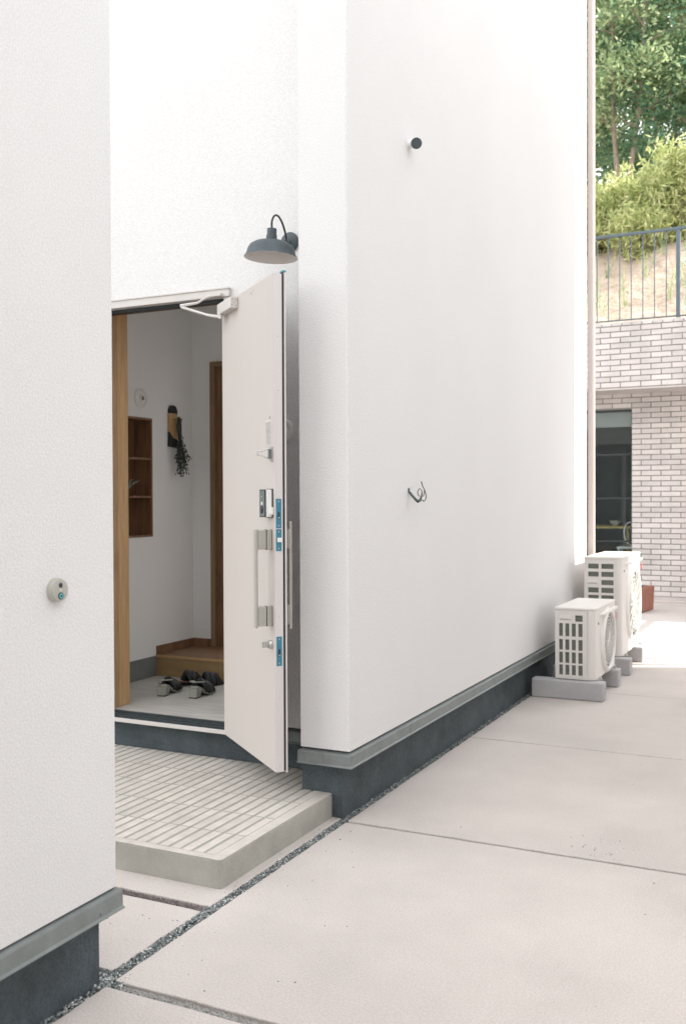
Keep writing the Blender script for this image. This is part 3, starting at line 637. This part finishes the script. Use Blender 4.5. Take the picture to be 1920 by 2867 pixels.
# ------------------------------------------------------------------ sandals
def shoe(name, loc, ang, label, heel, mats, group):
    t = bpy.data.objects.new(name, None); col.objects.link(t); t.location = loc; t.rotation_euler = (0, 0, ang)
    origin[t.name] = Vector((0, 0, 0)); tag(t, label, 'shoe', group)
    L = 0.255
    def sole(z_off, h, wd):
        m = MB(); n = 14; vs = []
        for i in range(n+1):
            s = i/n; y = s*L
            half = wd*(0.70+0.30*math.sin(min(1, s*1.15)*math.pi*0.62)) * (math.sqrt(max(0.02, 1-((s-0.86)/0.14)**2)) if s > 0.86 else 1) * (math.sqrt(max(0.05, 1-((0.10-s)/0.10)**2)) if s < 0.10 else 1)
            zt = z_off + heel*(0.5+0.5*math.cos(math.pi*min(1, s/0.62)))
            vs += [(-half, y, zt), (half, y, zt), (half, y, zt+h), (-half, y, zt+h)]
        fs = []
        for i in range(n):
            for k in range(4): fs.append((i*4+k, i*4+(k+1) % 4, (i+1)*4+(k+1) % 4, (i+1)*4+k))
        fs += [(0, 1, 2, 3), (n*4+3, n*4+2, n*4+1, n*4)]
        return m.add(vs, fs)
    sole(0.0, 0.016, 0.042).build('sole', mats[0], t, bevel=0.002)
    sole(0.0163, 0.004, 0.040).build('insole', mats[1], t)
    if heel > 0.02:
        h = MB().add([(-.026, .004, 0), (.026, .004, 0), (.026, .052, 0), (-.026, .052, 0), (-.034, 0, heel-.002), (.034, 0, heel-.002), (.036, .070, heel*.93), (-.036, .070, heel*.93)],
                 [(3, 2, 1, 0), (4, 5, 6, 7), (0, 1, 5, 4), (1, 2, 6, 5), (2, 3, 7, 6), (3, 0, 4, 7)])
        h.build('heel', mats[0], t, bevel=0.003)
        MB().box(-.027, .027, .002, .054, -0.0005, 0.006).build('heel_tip', 'strap', t)
    # vamp straps and heel strap
    for (y0, hgt, r_) in ((0.150, 0.050, 0.022), (0.190, 0.040, 0.018), (0.112, 0.058, 0.020)):
        zb = 0.02 + heel*(0.5+0.5*math.cos(math.pi*min(1, (y0/L)/0.62)))
        pts = [Vector((-.042*math.cos(a), y0 + 0.012*math.sin(a*2), zb + hgt*math.sin(a))) for a in [math.pi*k/10 for k in range(11)]]
        MB().tube(pts, r_, 8).build('strap', 'strap', t, smooth=True)
    if heel > 0.02:
        pts = [Vector((.038*math.cos(a), 0.085-0.085*math.sin(a)*1.0, heel+0.030+0.012*math.sin(a))) for a in [math.pi*k/10 for k in range(11)]]
        MB().tube(pts, 0.005, 6).build('heel_strap', 'silver', t, smooth=True)
        MB().tube([(.038, .085, heel+.03), (.040, .12, heel*.5+.02)], 0.004, 6).build('side_strap', 'strap', t)
    t.location.z = ZF + 0.0008
    return t
shoe('sandal', (-3.745, 5.055, ZF), rad(10), 'heeled black sandal with silver sole, nearest the niche wall', 0.062, ('silver', 'strap'), 'heeled sandals on the entry floor')
shoe('sandal', (-3.530, 5.085, ZF), rad(4), 'heeled black sandal with silver sole, nearest the open door', 0.062, ('silver', 'strap'), 'heeled sandals on the entry floor')
shoe('slipper', (-3.84, 5.34, ZF), rad(-10), 'dark flat sandal with brown insole behind, toward the niche wall', 0.018, ('strap', 'insole'), 'flat sandals against the wooden step')
shoe('slipper', (-3.715, 5.36, ZF), rad(-18), 'dark flat sandal with brown insole behind, toward the open door', 0.018, ('strap', 'insole'), 'flat sandals against the wooden step')

# ------------------------------------------------------------------ outdoor air conditioner units
def ac_unit(x0, x1, y0, y1, z0, z1, label, grid, labelbox, grp='outdoor air conditioner units'):
    t = empty('air_conditioner', ((x0+x1)/2, (y0+y1)/2, z0), label, 'air conditioner', grp)
    # casing: rounded front near corner, chamfers; the near end is recessed behind a lattice of bars
    R_ = 0.045
    pts = [(x0, y0+0.014)]
    xi = x1 - R_
    pts += [(xi, y0+0.014), (xi, y0)] if False else [(xi-0.012, y0+0.014), (xi-0.012, y0)]
    pts += [(xi + R_*math.sin(a), y0 + R_ - R_*math.cos(a)) for a in [math.pi/2*k/6 for k in range(7)]]
    pts += [(x1, y1), (x0, y1)]
    MB().prism(pts, z0+0.01, z1-0.02).build('casing', 'ac', t, bevel=0.002)
    MB().prism([(x0-0.004, y0-0.004), (xi-0.01, y0-0.004), (xi+R_*0.75, y0+R_*0.2), (x1+0.005, y0+R_), (x1+0.005, y1+0.004), (x0-0.004, y1+0.004)], z1-0.0195, z1).build('lid', 'ac', t, bevel=0.006, seg=3)
    MB().prism([(x0-0.002, y0-0.002), (xi, y0-0.002), (xi+R_*0.72, y0+R_*0.25), (x1+0.002, y0+R_), (x1+0.002, y1+0.002), (x0-0.002, y1+0.002)], z0, z0+0.0095).build('base_pan', 'ac', t, bevel=0.002)
    # lattice: openings listed as x ranges and z ranges, everything else solid
    xa, xb = x0, xi-0.013
    xs = sorted(set([xa, xb] + [e for g_ in grid for e in g_[0]])); zs = sorted(set([z0+0.0105, z1-0.0205] + [e for g_ in grid for e in g_[1]]))
    m = MB(); mo = MB(); md = MB()
    for i in range(len(xs)-1):
        # merge solid cells vertically
        run = None
        for j in range(len(zs)-1):
            cx_, cz_ = (xs[i]+xs[i+1])/2, (zs[j]+zs[j+1])/2
            op = any(g_[0][0] < cx_ < g_[0][1] and g_[1][0] < cz_ < g_[1][1] for g_ in grid)
            if not op and run is None: run = zs[j]
            if op and run is not None: m.box(xs[i], xs[i+1], y0, y0+0.0135, run, zs[j]); run = None
        if run is not None: m.box(xs[i], xs[i+1], y0, y0+0.0135, run, zs[-1])
    m.build('lattice', 'ac', t)
    mo.box(xa+0.001, xb-0.001, y0+0.0136, y0+0.0139, z0+0.012, z1-0.022)
    mo.build('coil', 'coil', t)
    # maker plate with a row of slots
    lx0, lx1, lz0, lz1 = labelbox
    pl_ = MB().box(lx0, lx1, y0-0.003, y0-0.0002, lz0+0.012, lz1).build('plate', 'acfront', t, bevel=0.0008)
    for k in range(8):
        xx = lx0+0.004+(lx1-lx0-0.008)*k/7.5; MB().box(xx, xx+0.006, y0-0.0016, y0-0.0002, lz0, lz0+0.007).build('slot', 'gbase', pl_)
    # fan side facing the yard
    yc_, zc_ = y0+(y1-y0)*0.60, (z0+z1)/2-0.02; ra = min((y1-y0)*0.34, (z1-z0)*0.42)
    h = z1-z0
    # bulged front cover: concave sweep as in the photograph, profile in (y, x)
    prof = [(y0+0.10, 0.001), (y0+0.16, 0.002), (y0+0.19, 0.020), (y0+0.22, 0.026), (y0+0.27, 0.022), (y0+0.30, 0.012), (y1-0.16, 0.012), (y1-0.12, 0.022), (y1-0.02, 0.026), (y1-0.004, 0.010), (y1-0.004, 0.001)]
    cov = MB().extr([(x1+o, yy) for (yy, o) in prof], z0+0.03, z1-0.075, 2)
    # extr axis 2 expects (p,q)=(x,y)
    m = MB().extr([(x1+0.001, y0+0.14), (x1+0.024, y0+0.20), (x1+0.028, y1-0.02), (x1+0.001, y1-0.004)], z1-0.074, z1-0.052, 2)
    m.build('front_ridge', 'acfront', t, bevel=0.004)
    f_ = MB()
    for q in range(1, 9):
        rr2 = ra*0.93*q/8; pts2 = [(x1+0.012, yc_+rr2*math.cos(a), zc_+rr2*math.sin(a)) for a in [2*math.pi*k/36 for k in range(37)]]
        f_.tube(pts2, 0.0022, 5)
    for q in range(8):
        a = math.pi*q/8; f_.tube([(x1+0.013, yc_-ra*.93*math.cos(a), zc_-ra*.93*math.sin(a)), (x1+0.013, yc_+ra*.93*math.cos(a), zc_+ra*.93*math.sin(a))], 0.0025, 5)
    f_.build('fan_guard', 'acfront', t, smooth=True)
    MB().lathe([(ra*1.14, 0), (ra*1.10, 0.014), (ra*1.02, 0.026), (ra*0.97, 0.025), (ra*0.93, 0.004)], (x1+0.0003, yc_, zc_), (1, 0, 0), 48, cap=False).build('fan_bell', 'acfront', t, smooth=True)
    MB().lathe([(ra*0.95, 0), (ra*0.94, 0.001)], (x1+0.0006, yc_, zc_), (1, 0, 0), 36).build('fan_opening', 'coil', t)
    MB().box(x1+0.0005, x1+0.004, y0+0.105, y0+0.130, z1-0.135, z1-0.118).build('screw_cover', 'gbase', t)
    MB().box(x1+0.0265, x1+0.0285, y1-0.060, y1-0.035, z1-0.16, z1-0.10).build('emblem', 'red', t, bevel=0.0008)
    # feet
    for yy in (y0+0.065, y1-0.13):
        ft = MB().box(x0-0.01, x1+0.035, yy, yy+0.05, z0-0.004, z0-0.0003); ft.lathe([(0.010, 0), (0.010, 0.012), (0.006, 0.020)], (x1+0.022, yy+0.025, z0), (0, 0, 1), 12)
        ft.build('foot', 'chrome', t, bevel=0.001)
    return t
# near unit
def zx1(p): return -1.853+(p-370)*0.000827
def zz1(p): return 0.684-(p-745)/1163
g1 = []
for (a, b) in ((868, 985), (1012, 1108), (1125, 1225), (1240, 1332)):
    for (c0, c1) in ((405, 440), (462, 500), (522, 560), (583, 623)):
        g1.append(((zx1(c0), zx1(c1)), (zz1(b), zz1(a))))
g1.append(((zx1(555), zx1(623)), (zz1(850), zz1(793))))
A1 = ac_unit(-1.853, -1.548, 7.535, 8.31, 0.150, 0.700, 'small ivory outdoor air conditioner unit standing nearest', g1, (zx1(410), zx1(520), zz1(838), zz1(792)))
def zx2(p): return -1.900+(p-625)*0.000955
def zz2(p): return 1.012-(p-262)/1062
g2 = []
rows = [(318, 365), (393, 440), (470, 517), (542, 590)] + [(612+k*73, 660+k*73) for k in range(7)]
for j, (a, b) in enumerate(rows):
    for i, (c0, c1) in enumerate(((660, 757), (780, 892))):
        if j == 2 and i == 0: continue
        g2.append(((zx2(c0), zx2(c1)), (zz2(b), zz2(a))))
A2 = ac_unit(-1.900, -1.575, 8.78, 9.72, 0.150, 1.020, 'tall ivory outdoor air conditioner unit behind the small one', g2, (zx2(655), zx2(748), zz2(507), zz2(468)))
def cblock(y0, y1, x0, x1, label):
    o = MB().box(x0, x1, y0, y1, 0.0005, 0.1445).build('concrete_block', 'block', org=((x0+x1)/2, (y0+y1)/2, 0.0005), bevel=0.012, seg=3)
    tag(o, label, 'block', 'concrete blocks under the air conditioners')
cblock(7.485, 7.605, -2.030, -1.478, 'grey concrete block under the near end of the small unit')
cblock(8.123, 8.243, -2.028, -1.482, 'grey concrete block under the far end of the small unit')
cblock(8.705, 8.825, -2.028, -1.490, 'grey concrete block under the near end of the tall unit')
cblock(9.452, 9.572, -2.028, -1.502, 'grey concrete block under the far end of the tall unit')

# ------------------------------------------------------------------ brick building at the back
bb = empty('brick_building', (-2.0, 15.5, 0), 'pale brick building with a projecting upper band and a dark window', 'building')
BL, BH, G_ = 0.289, 0.0797, 0.014
rbk = random.Random(21)
def bricks(x0, x1, yf, z0, z1, holes=(), stagger0=0, depth=0.045, xoff=0.0):
    m = MB(); nrow = int(round((z1-z0)/BH)); h = (z1-z0)/nrow
    for j in range(nrow):
        za, zb = z0+j*h, z0+(j+1)*h
        x = x0 - BL + ((j+stagger0) % 2)*BL/2 + xoff
        while x < x1:
            a, b = max(x, x0)+G_/2, min(x+BL, x1)-G_/2
            segs = [(a, b)]
            for (hx0, hx1, hz0, hz1) in holes:
                if za+h*0.5 > hz0 and za+h*0.5 < hz1:
                    ns = []
                    for (p, q) in segs:
                        if q <= hx0 or p >= hx1: ns.append((p, q)); continue
                        if p < hx0: ns.append((p, hx0))
                        if q > hx1: ns.append((hx1, q))
                    segs = ns
            for (p, q) in segs:
                if q-p > 0.02:
                    d = rbk.uniform(-0.002, 0.002); m.box(p, q, yf+d, yf+depth, za+G_/2, zb-G_/2)
            x += BL
    return m
YB, YU = 15.5, 14.8
hole = (-3.75, -2.628, 0.45, 2.895)
bricks(-5.4, 2.0, YB, 0.03, 3.152, [hole], 0, xoff=0.165-0.289+0.0).build('wall', 'brick', bb, bevel=0.003)
bricks(-5.4, 2.0, YU, 3.158, 4.06, [], 1, xoff=-0.02).build('upper_wall', 'brick', bb, bevel=0.003)
m = MB(); x = -5.4
while x < 2.0: m.box(x+.005, x+0.139, YU-0.004, YU+0.16, 4.066, 4.118); x += 0.1445
m.build('coping', 'brick', bb, bevel=0.003)
mo = MB().box(-5.4, hole[0], YB+0.012, YB+0.3, -0.05, 3.15).box(hole[1], 2.0, YB+0.012, YB+0.3, -0.05, 3.15).box(hole[0], hole[1], YB+0.012, YB+0.3, hole[3], 3.15).box(hole[0], hole[1], YB+0.012, YB+0.3, -0.05, hole[2])
mo.box(-5.4, 2.0, YU+0.012, YB+0.3, 3.1505, 4.10)
mo.build('mortar_core', 'mortar', bb)
MB().box(-5.38, 1.98, YU+0.012, YB, 3.130, 3.150).build('soffit', 'brick', bb)
# window
wf = MB().box(hole[0], hole[1], YB+0.05, YB+0.10, hole[3]-0.03, hole[3]-0.001).box(hole[0], hole[1], YB+0.05, YB+0.10, hole[2], hole[2]+0.04)
wf.box(hole[1]-0.014, hole[1]-0.001, YB+0.05, YB+0.10, hole[2]+0.0405, hole[3]-0.0305).box(hole[0]+0.001, hole[0]+0.03, YB+0.05, YB+0.10, hole[2]+0.0405, hole[3]-0.0305)
for z in (2.205, 1.527, 0.86): wf.box(hole[0]+0.031, hole[1]-0.015, YB+0.055, YB+0.095, z-0.016, z+0.012)
wfo = wf.build('window', 'wframe', bb)
MB().box(hole[0]+0.02, hole[1]-0.01, YB+0.072, YB+0.078, hole[2]+0.02, hole[3]-0.02).build('pane', 'glass', wfo)
MB().box(hole[0]+0.03, hole[1]-0.02, YB+0.11, YB+0.115, 2.633, 2.87).build('blind', 'blind', wfo)
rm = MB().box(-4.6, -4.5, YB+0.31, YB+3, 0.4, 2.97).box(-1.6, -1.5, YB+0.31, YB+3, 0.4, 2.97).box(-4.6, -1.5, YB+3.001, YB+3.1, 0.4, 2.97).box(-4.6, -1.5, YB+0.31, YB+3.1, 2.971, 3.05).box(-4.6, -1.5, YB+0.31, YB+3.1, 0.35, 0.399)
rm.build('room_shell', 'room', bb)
MB().box(-2.98, -2.95, YB+2.6, YB+2.68, 0.4, 2.96).build('curtain_edge', 'blind', bb)
tb = empty('table', (-3.2, 16.4, 0.4), 'pale wooden table just inside the window of the brick building', 'table')
MB().box(-3.9, -2.75, 16.1, 16.8, 1.04, 1.08).build('tabletop', 'yellow', tb)
for (xx, yy) in ((-3.85, 16.15), (-2.80, 16.15), (-3.85, 16.75), (-2.80, 16.75)): MB().box(xx-.02, xx+.02, yy-.02, yy+.02, 0.4, 1.0395).build('leg', 'yellow', tb)
ch = empty('chair', (-2.72, 15.85, 0.4), 'white wire chair inside the window beside the brick jamb', 'chair')
MB().tube(crom([(-2.70, 15.85, 0.78), (-2.79, 15.85, 0.88), (-2.80, 15.85, 1.05), (-2.74, 15.85, 1.14), (-2.66, 15.85, 1.15)]), 0.010, 8).build('back_hoop', 'white_pl', ch, smooth=True)
MB().box(-2.9, -2.45, 15.72, 16.05, 0.74, 0.77).build('seat', 'white_pl', ch)
for (xx, yy) in ((-2.87, 15.75), (-2.48, 15.75), (-2.87, 16.02), (-2.48, 16.02)): MB().box(xx-.012, xx+.012, yy-.012, yy+.012, 0.4, 0.7395).build('leg', 'white_pl', ch)
bw = MB().lathe([(0.03, 0), (0.06, 0.02), (0.10, 0.075), (0.105, 0.08), (0.095, 0.078), (0.05, 0.02)], (-3.02, 16.3, 1.081), (0, 0, 1), 20).build('bowl', 'white_pl', org=(-3.02, 16.3, 1.081), smooth=True)
tag(bw, 'white bowl on the table inside the far window', 'bowl')

# railing above the brick band
rl = empty('metal_railing', (-2.0, 14.9, 4.119), 'blue grey metal railing on top of the brick band', 'railing')
MB().box(-5.4, 2.0, 14.875, 14.925, 5.395, 5.435).build('top_rail', 'rail', rl, bevel=0.006)
MB().box(-5.4, 2.0, 14.885, 14.915, 4.150, 4.170).build('bottom_rail', 'rail', rl, bevel=0.003)
for xx in (-3.86, -1.876, 0.11): MB().box(xx-0.028, xx+0.028, 14.87, 14.93, 4.119, 5.394).build('post', 'rail', rl, bevel=0.004)
xx = -1.876 - 0.165*21
for k in range(44):
    if all(abs(xx-p) > 0.05 for p in (-3.86, -1.876, 0.11)) and -5.38 < xx < 1.98:
        MB().tube([(xx, 14.9, 4.171), (xx, 14.9, 5.394)], 0.0085, 6).build('baluster', 'rail', rl)
    xx += 0.165

# red planter by the brick wall
pt = empty('planter_box', (-2.35, 13.75, 0), 'orange red box planter on the ground behind the tall unit', 'planter')
MB().add([(-2.62, 13.42, 0.004), (-2.16, 13.42, 0.004), (-2.08, 13.98, 0.004), (-2.62, 13.98, 0.004), (-2.64, 13.40, 0.33), (-2.15, 13.40, 0.33), (-2.07, 14.0, 0.33), (-2.64, 14.0, 0.33)],
         [(3, 2, 1, 0), (4, 5, 6, 7), (0, 1, 5, 4), (1, 2, 6, 5), (2, 3, 7, 6), (3, 0, 4, 7)]).build('box', 'terra', pt, bevel=0.008)
MB().box(-2.60, -2.18, 13.44, 13.96, 0.331, 0.336).build('soil', 'soil', pt)

# ------------------------------------------------------------------ hillside, planting and trees
def hz(x, y):
    t = y-15.2
    return 4.05 + 0.62*min(t, 3.4) + 0.34*max(0, t-3.4) + 0.12*math.sin(x*1.7+y)*min(1, t) + 0.06*math.sin(x*5.1+y*3.3)*min(1, t)
m = MB(); nx, ny = 90, 60; X0, X1, Y0, Y1 = -34, 14, 15.35, 62
for j in range(ny+1):
    for i in range(nx+1):
        x = X0+(X1-X0)*i/nx; y = Y0+(Y1-Y0)*(j/ny)**1.8; m.v.append((x, y, hz(x, y)))
for j in range(ny):
    for i in range(nx): a = j*(nx+1)+i; m.f.append((a, a+1, a+nx+2, a+nx+1))
tag(m.build('hillside', 'sand', smooth=True), kind='structure')

def leaves(n, fn, size, aspect, rngs, droop=0.0, dirfn=None):
    """n leaf quads (bent diamond) at points from fn(rng)"""
    V = []; F = []
    for i in range(n):
        c0 = fn(rngs)
        a = Vector((rngs.gauss(0, 1), rngs.gauss(0, 1), rngs.gauss(0, 0.6) - droop)) if dirfn is None else dirfn(rngs)
        a.normalize(); b = a.cross(Vector((rngs.gauss(0, 1), rngs.gauss(0, 1), rngs.gauss(0, 1)))).normalized()
        s = size*rngs.uniform(0.6, 1.3); A = a*s*0.5; B = b*s*aspect*0.5
        o = len(V); V += [c0-A, c0+B-A*0.1, c0+A, c0-B-A*0.1]; F.append((o, o+1, o+2, o+3))
    m = MB(); m.v = [tuple(v) for v in V]; m.f = F; return m
TG = 'trees on the hillside'
def tree(x, y, H, R, leaf, label, seed, nl=9000, lean=(0, 0), size=0.16, clumps=34, bare=0.3, trunk_r=0.09, fork=True):
    rg = random.Random(seed); z0 = hz(x, y)-0.15
    t = empty('tree', (x, y, z0), label, 'tree', TG)
    tm = MB(); base = Vector((x, y, z0)); tips = []
    nf = 2 if fork else 1
    for k in range(nf):
        dx = (-0.5+k)*0.5 if fork else 0
        p = [base, base+Vector((dx*0.5, 0, H*0.2)), base+Vector((dx*1.1+lean[0]*.5, lean[1]*.5, H*0.45)), base+Vector((dx*1.3+lean[0], lean[1], H*0.78))]
        path = crom(p, 6); tm.tube(path, [trunk_r*(1-0.75*i/(len(path)-1)) for i in range(len(path))], 8)
        for q in range(9):
            i = rg.randint(int(len(path)*.55), len(path)-1); a = rg.uniform(0, 6.28); L = R*rg.uniform(.5, .95)
            s = path[i]; e = s+Vector((math.cos(a)*L, math.sin(a)*L, rg.uniform(.1, .6)*L))
            tm.tube(crom([s, s.lerp(e, .5)+Vector((0, 0, .12*L)), e], 4), [trunk_r*.35, trunk_r*.3, trunk_r*.27, trunk_r*.22, trunk_r*.2, trunk_r*.17, trunk_r*.14, trunk_r*.11, trunk_r*.08], 5); tips.append(e)
    tm.build('trunk', 'bark', t, smooth=True)
    cl_ = []
    for k in range(clumps):
        a = rg.uniform(0, 6.28); hh = rg.uniform(bare, 1.0); rr_ = R*math.sqrt(rg.random())*math.sin(math.pi*min(0.96, max(0.12, (hh-bare)/(1.05-bare)*0.85+0.12)))**0.6
        cl_.append((Vector((x+lean[0]*hh+math.cos(a)*rr_, y+lean[1]*hh+math.sin(a)*rr_, z0+H*hh)), rg.uniform(0.35, 0.75)))
    cl_ += [(e, rg.uniform(.3, .6)) for e in tips]
    def fn(q):
        c0, s = cl_[q.randrange(len(cl_))]
        d = Vector((q.gauss(0, 1), q.gauss(0, 1), q.gauss(0, 0.55))).normalized()*(s*(q.random()**0.45))
        d.z -= 0.25*(d.x*d.x+d.y*d.y)/s
        return c0+d
    leaves(nl, fn, size, 0.42, rg, droop=0.35).build('crown', leaf, t)
    return t
tree(-3.78, 21.3, 6.2, 1.5, 'leaf_mid', 'forked slender tree with two pale trunks on the hillside', 101, 9000, (0.1, 0), 0.13, 30, 0.42, 0.075)
tree(-3.2, 23.0, 7.4, 1.9, 'leaf_dark', 'dark green tree filling the gap behind the slender forked one', 102, 15000, (0.2, 0), 0.15, 44, 0.08, 0.10)
tree(-5.6, 24.0, 8.6, 2.1, 'leaf_dark', 'dark green tree hidden mostly behind the white house', 103, 12000, (0, 0), 0.15, 44, 0.05, 0.10)
tree(-2.2, 22.0, 6.4, 1.6, 'leaf_dark', 'deep green tree at the right edge behind the yellow bushes', 104, 13000, (-0.2, 0), 0.14, 36, 0.05, 0.09)
tree(-1.3, 25.5, 9.0, 2.1, 'leaf_mid', 'tall light green tree at the far right of the hillside', 105, 12000, (-0.6, 0), 0.16, 40, 0.15, 0.12)
tree(-4.4, 27.0, 9.2, 2.2, 'leaf_mid', 'tallest light green tree, crown reaching the top of the picture', 106, 17000, (0.6, -0.6), 0.17, 52, 0.15, 0.13)
tree(-6.3, 29.0, 9.0, 2.6, 'leaf_mid', 'pale green tree farthest back at the left of the hill', 107, 9000, (0, 0), 0.18, 40, 0.1, 0.13)
tree(-2.9, 30.0, 8.6, 2.6, 'leaf_dark', 'dark green tree farthest back on the hill crest', 108, 12000, (0, 0), 0.18, 44, 0.05, 0.13)

# yellow-green bushes: long narrow leaves on arching canes
BG = 'yellow green bushes behind the railing'
def bush(x, y, H, R, label, seed, n=5200):
    rg = random.Random(seed); z0 = hz(x, y)-0.08
    t = empty('bush', (x, y, z0), label, 'bush', BG)
    cm = MB(); canes = []
    for k in range(44):
        a = rg.uniform(0, 6.28); sp = rg.random()**.6*R
        e = Vector((x+math.cos(a)*sp, y+math.sin(a)*sp*.8, z0+H*rg.uniform(.55, 1.05)*(1-0.3*(sp/R)**2)))
        p = crom([Vector((x+math.cos(a)*sp*.25, y+math.sin(a)*sp*.25, z0)), Vector((x+math.cos(a)*sp*.7, y+math.sin(a)*sp*.7, z0+(e.z-z0)*.6)), e], 6)
        cm.tube(p, [0.009*(1-.08*i) for i in range(len(p))], 4); canes.append(p)
    cm.build('canes', 'bark', t)
    def fn(q):
        p = canes[q.randrange(len(canes))]; i = min(len(p)-1, int(q.random()**.6*len(p)))
        return p[i] + Vector((q.gauss(0, .09), q.gauss(0, .09), q.gauss(0, .09)))
    def dr(q): return Vector((q.gauss(0.1, .6), q.gauss(-.25, .6), q.gauss(.35, .6)))
    leaves(n, fn, 0.155, 0.20, rg, dirfn=dr).build('leaves', 'leaf_yel', t)
    return t
bush(-3.95, 18.7, 1.35, 0.75, 'leafy yellow green bush, the lowest, beside the downpipe', 201)
bush(-3.25, 18.9, 1.30, 0.75, 'yellow green bush in the middle behind the railing', 202)
bush(-2.35, 18.4, 1.95, 0.60, 'tallest yellow green bush, at the right edge by the rail post', 203, 7500)
bush(-3.0, 18.0, 0.95, 0.60, 'small yellow green bush in front of the middle one', 204, 2600)
bush(-4.7, 18.9, 1.7, 0.8, 'yellow green bush mostly hidden by the white house', 205)
bush(-1.5, 18.7, 2.2, 0.9, 'yellow green bush just past the right edge', 206)
# sparse weeds on the sandy bank
wd = MB(); rg = random.Random(77)
for k in range(46):
    x = rg.uniform(-5, -0.6); y = rg.uniform(15.45, 17.7); z = hz(x, y); h = rg.uniform(.15, .7)
    for q in range(rg.randint(3, 8)):
        e = Vector((x+rg.gauss(0, .10), y+rg.gauss(0, .1), z+h*rg.uniform(.6, 1.05)))
        b = Vector((x+rg.gauss(0, .03), y, z-.02)); wv = Vector((0.006, 0, 0))
        wd.add([b-wv, b+wv, e+wv*.3, e-wv*.3], [(0, 1, 2, 3)])
        for l_ in range(5):
            c0 = b.lerp(e, rg.uniform(.3, 1)); a = Vector((rg.gauss(0, 1), rg.gauss(0, 1), rg.gauss(.4, .6))).normalized()*0.045; bb_ = a.orthogonal().normalized()*.012
            wd.add([c0, c0+a*.5+bb_, c0+a, c0+a*.5-bb_], [(0, 1, 2, 3)])
tag(wd.build('weeds', 'leaf_mid'), 'sparse thin weeds growing on the sandy bank', 'weeds', kind='stuff')

# ------------------------------------------------------------------ the neighbouring house that shades the yard
nb_ = empty('neighbour_house', (4.0, 7.0, 0), 'white neighbouring house standing right of the yard', 'house')
MB().extr([(3.4, -0.1), (10.49, -0.1), (10.49, 8.3), (3.4, 6.1)], 1.2, 9.0, 0).box(2.0, 9.0, -6.0, 2.4, -0.1, 6.5).build('wall', 'nwall', nb_)  # the front box is an unseen volume added to dim the left wing
for (y0, y1, z0, z1) in ((4.2, 5.6, 1.2, 2.3), (8.0, 9.2, 1.2, 2.3), (8.0, 9.2, 4.2, 5.3)):
    wq = MB().box(1.150, 1.199, y0-.05, y1+.05, z0-.05, z0).box(1.150, 1.199, y0-.05, y1+.05, z1, z1+.05).box(1.150, 1.199, y0-.05, y0, z0, z1).box(1.150, 1.199, y1, y1+.05, z0, z1).build('window', 'alu', nb_)
    MB().box(1.185, 1.195, y0, y1, z0, z1).build('pane', 'blind', wq)

fn_ = empty('slat_fence', (-0.2, 11.6, 0), 'white slatted fence standing along the right side of the far yard', 'fence')
MB().box(-0.23, -0.19, 9.9, 13.6, 1.25, 1.31).build('top_rail', 'alu', fn_)
MB().box(-0.23, -0.19, 9.9, 13.6, 0.10, 0.15).build('bottom_rail', 'alu', fn_)
for k in range(11): MB().box(-0.225, -0.195, 9.95+k*0.36, 10.01+k*0.36, 0.002 if k % 3 == 0 else 0.151, 1.249).build('slat', 'alu', fn_)

# unseen house added behind the camera to cut light on the recess
ah = empty('added_house_block', (-6.0, -9.0, 0), 'plain white house block added behind the camera to dim the recess', 'house')
MB().box(-16.0, 0.5, -14.0, -7.5, -0.1, 7.5).build('wall', 'nwall', ah)
MB().box(-16.2, 0.7, -14.2, -7.3, 7.501, 7.62).build('roof', 'flash', ah)
for xx in (-10.0, -6.0, -2.5): MB().box(xx, xx+1.4, -7.499, -7.46, 1.1, 2.4).build('window', 'blind', ah)
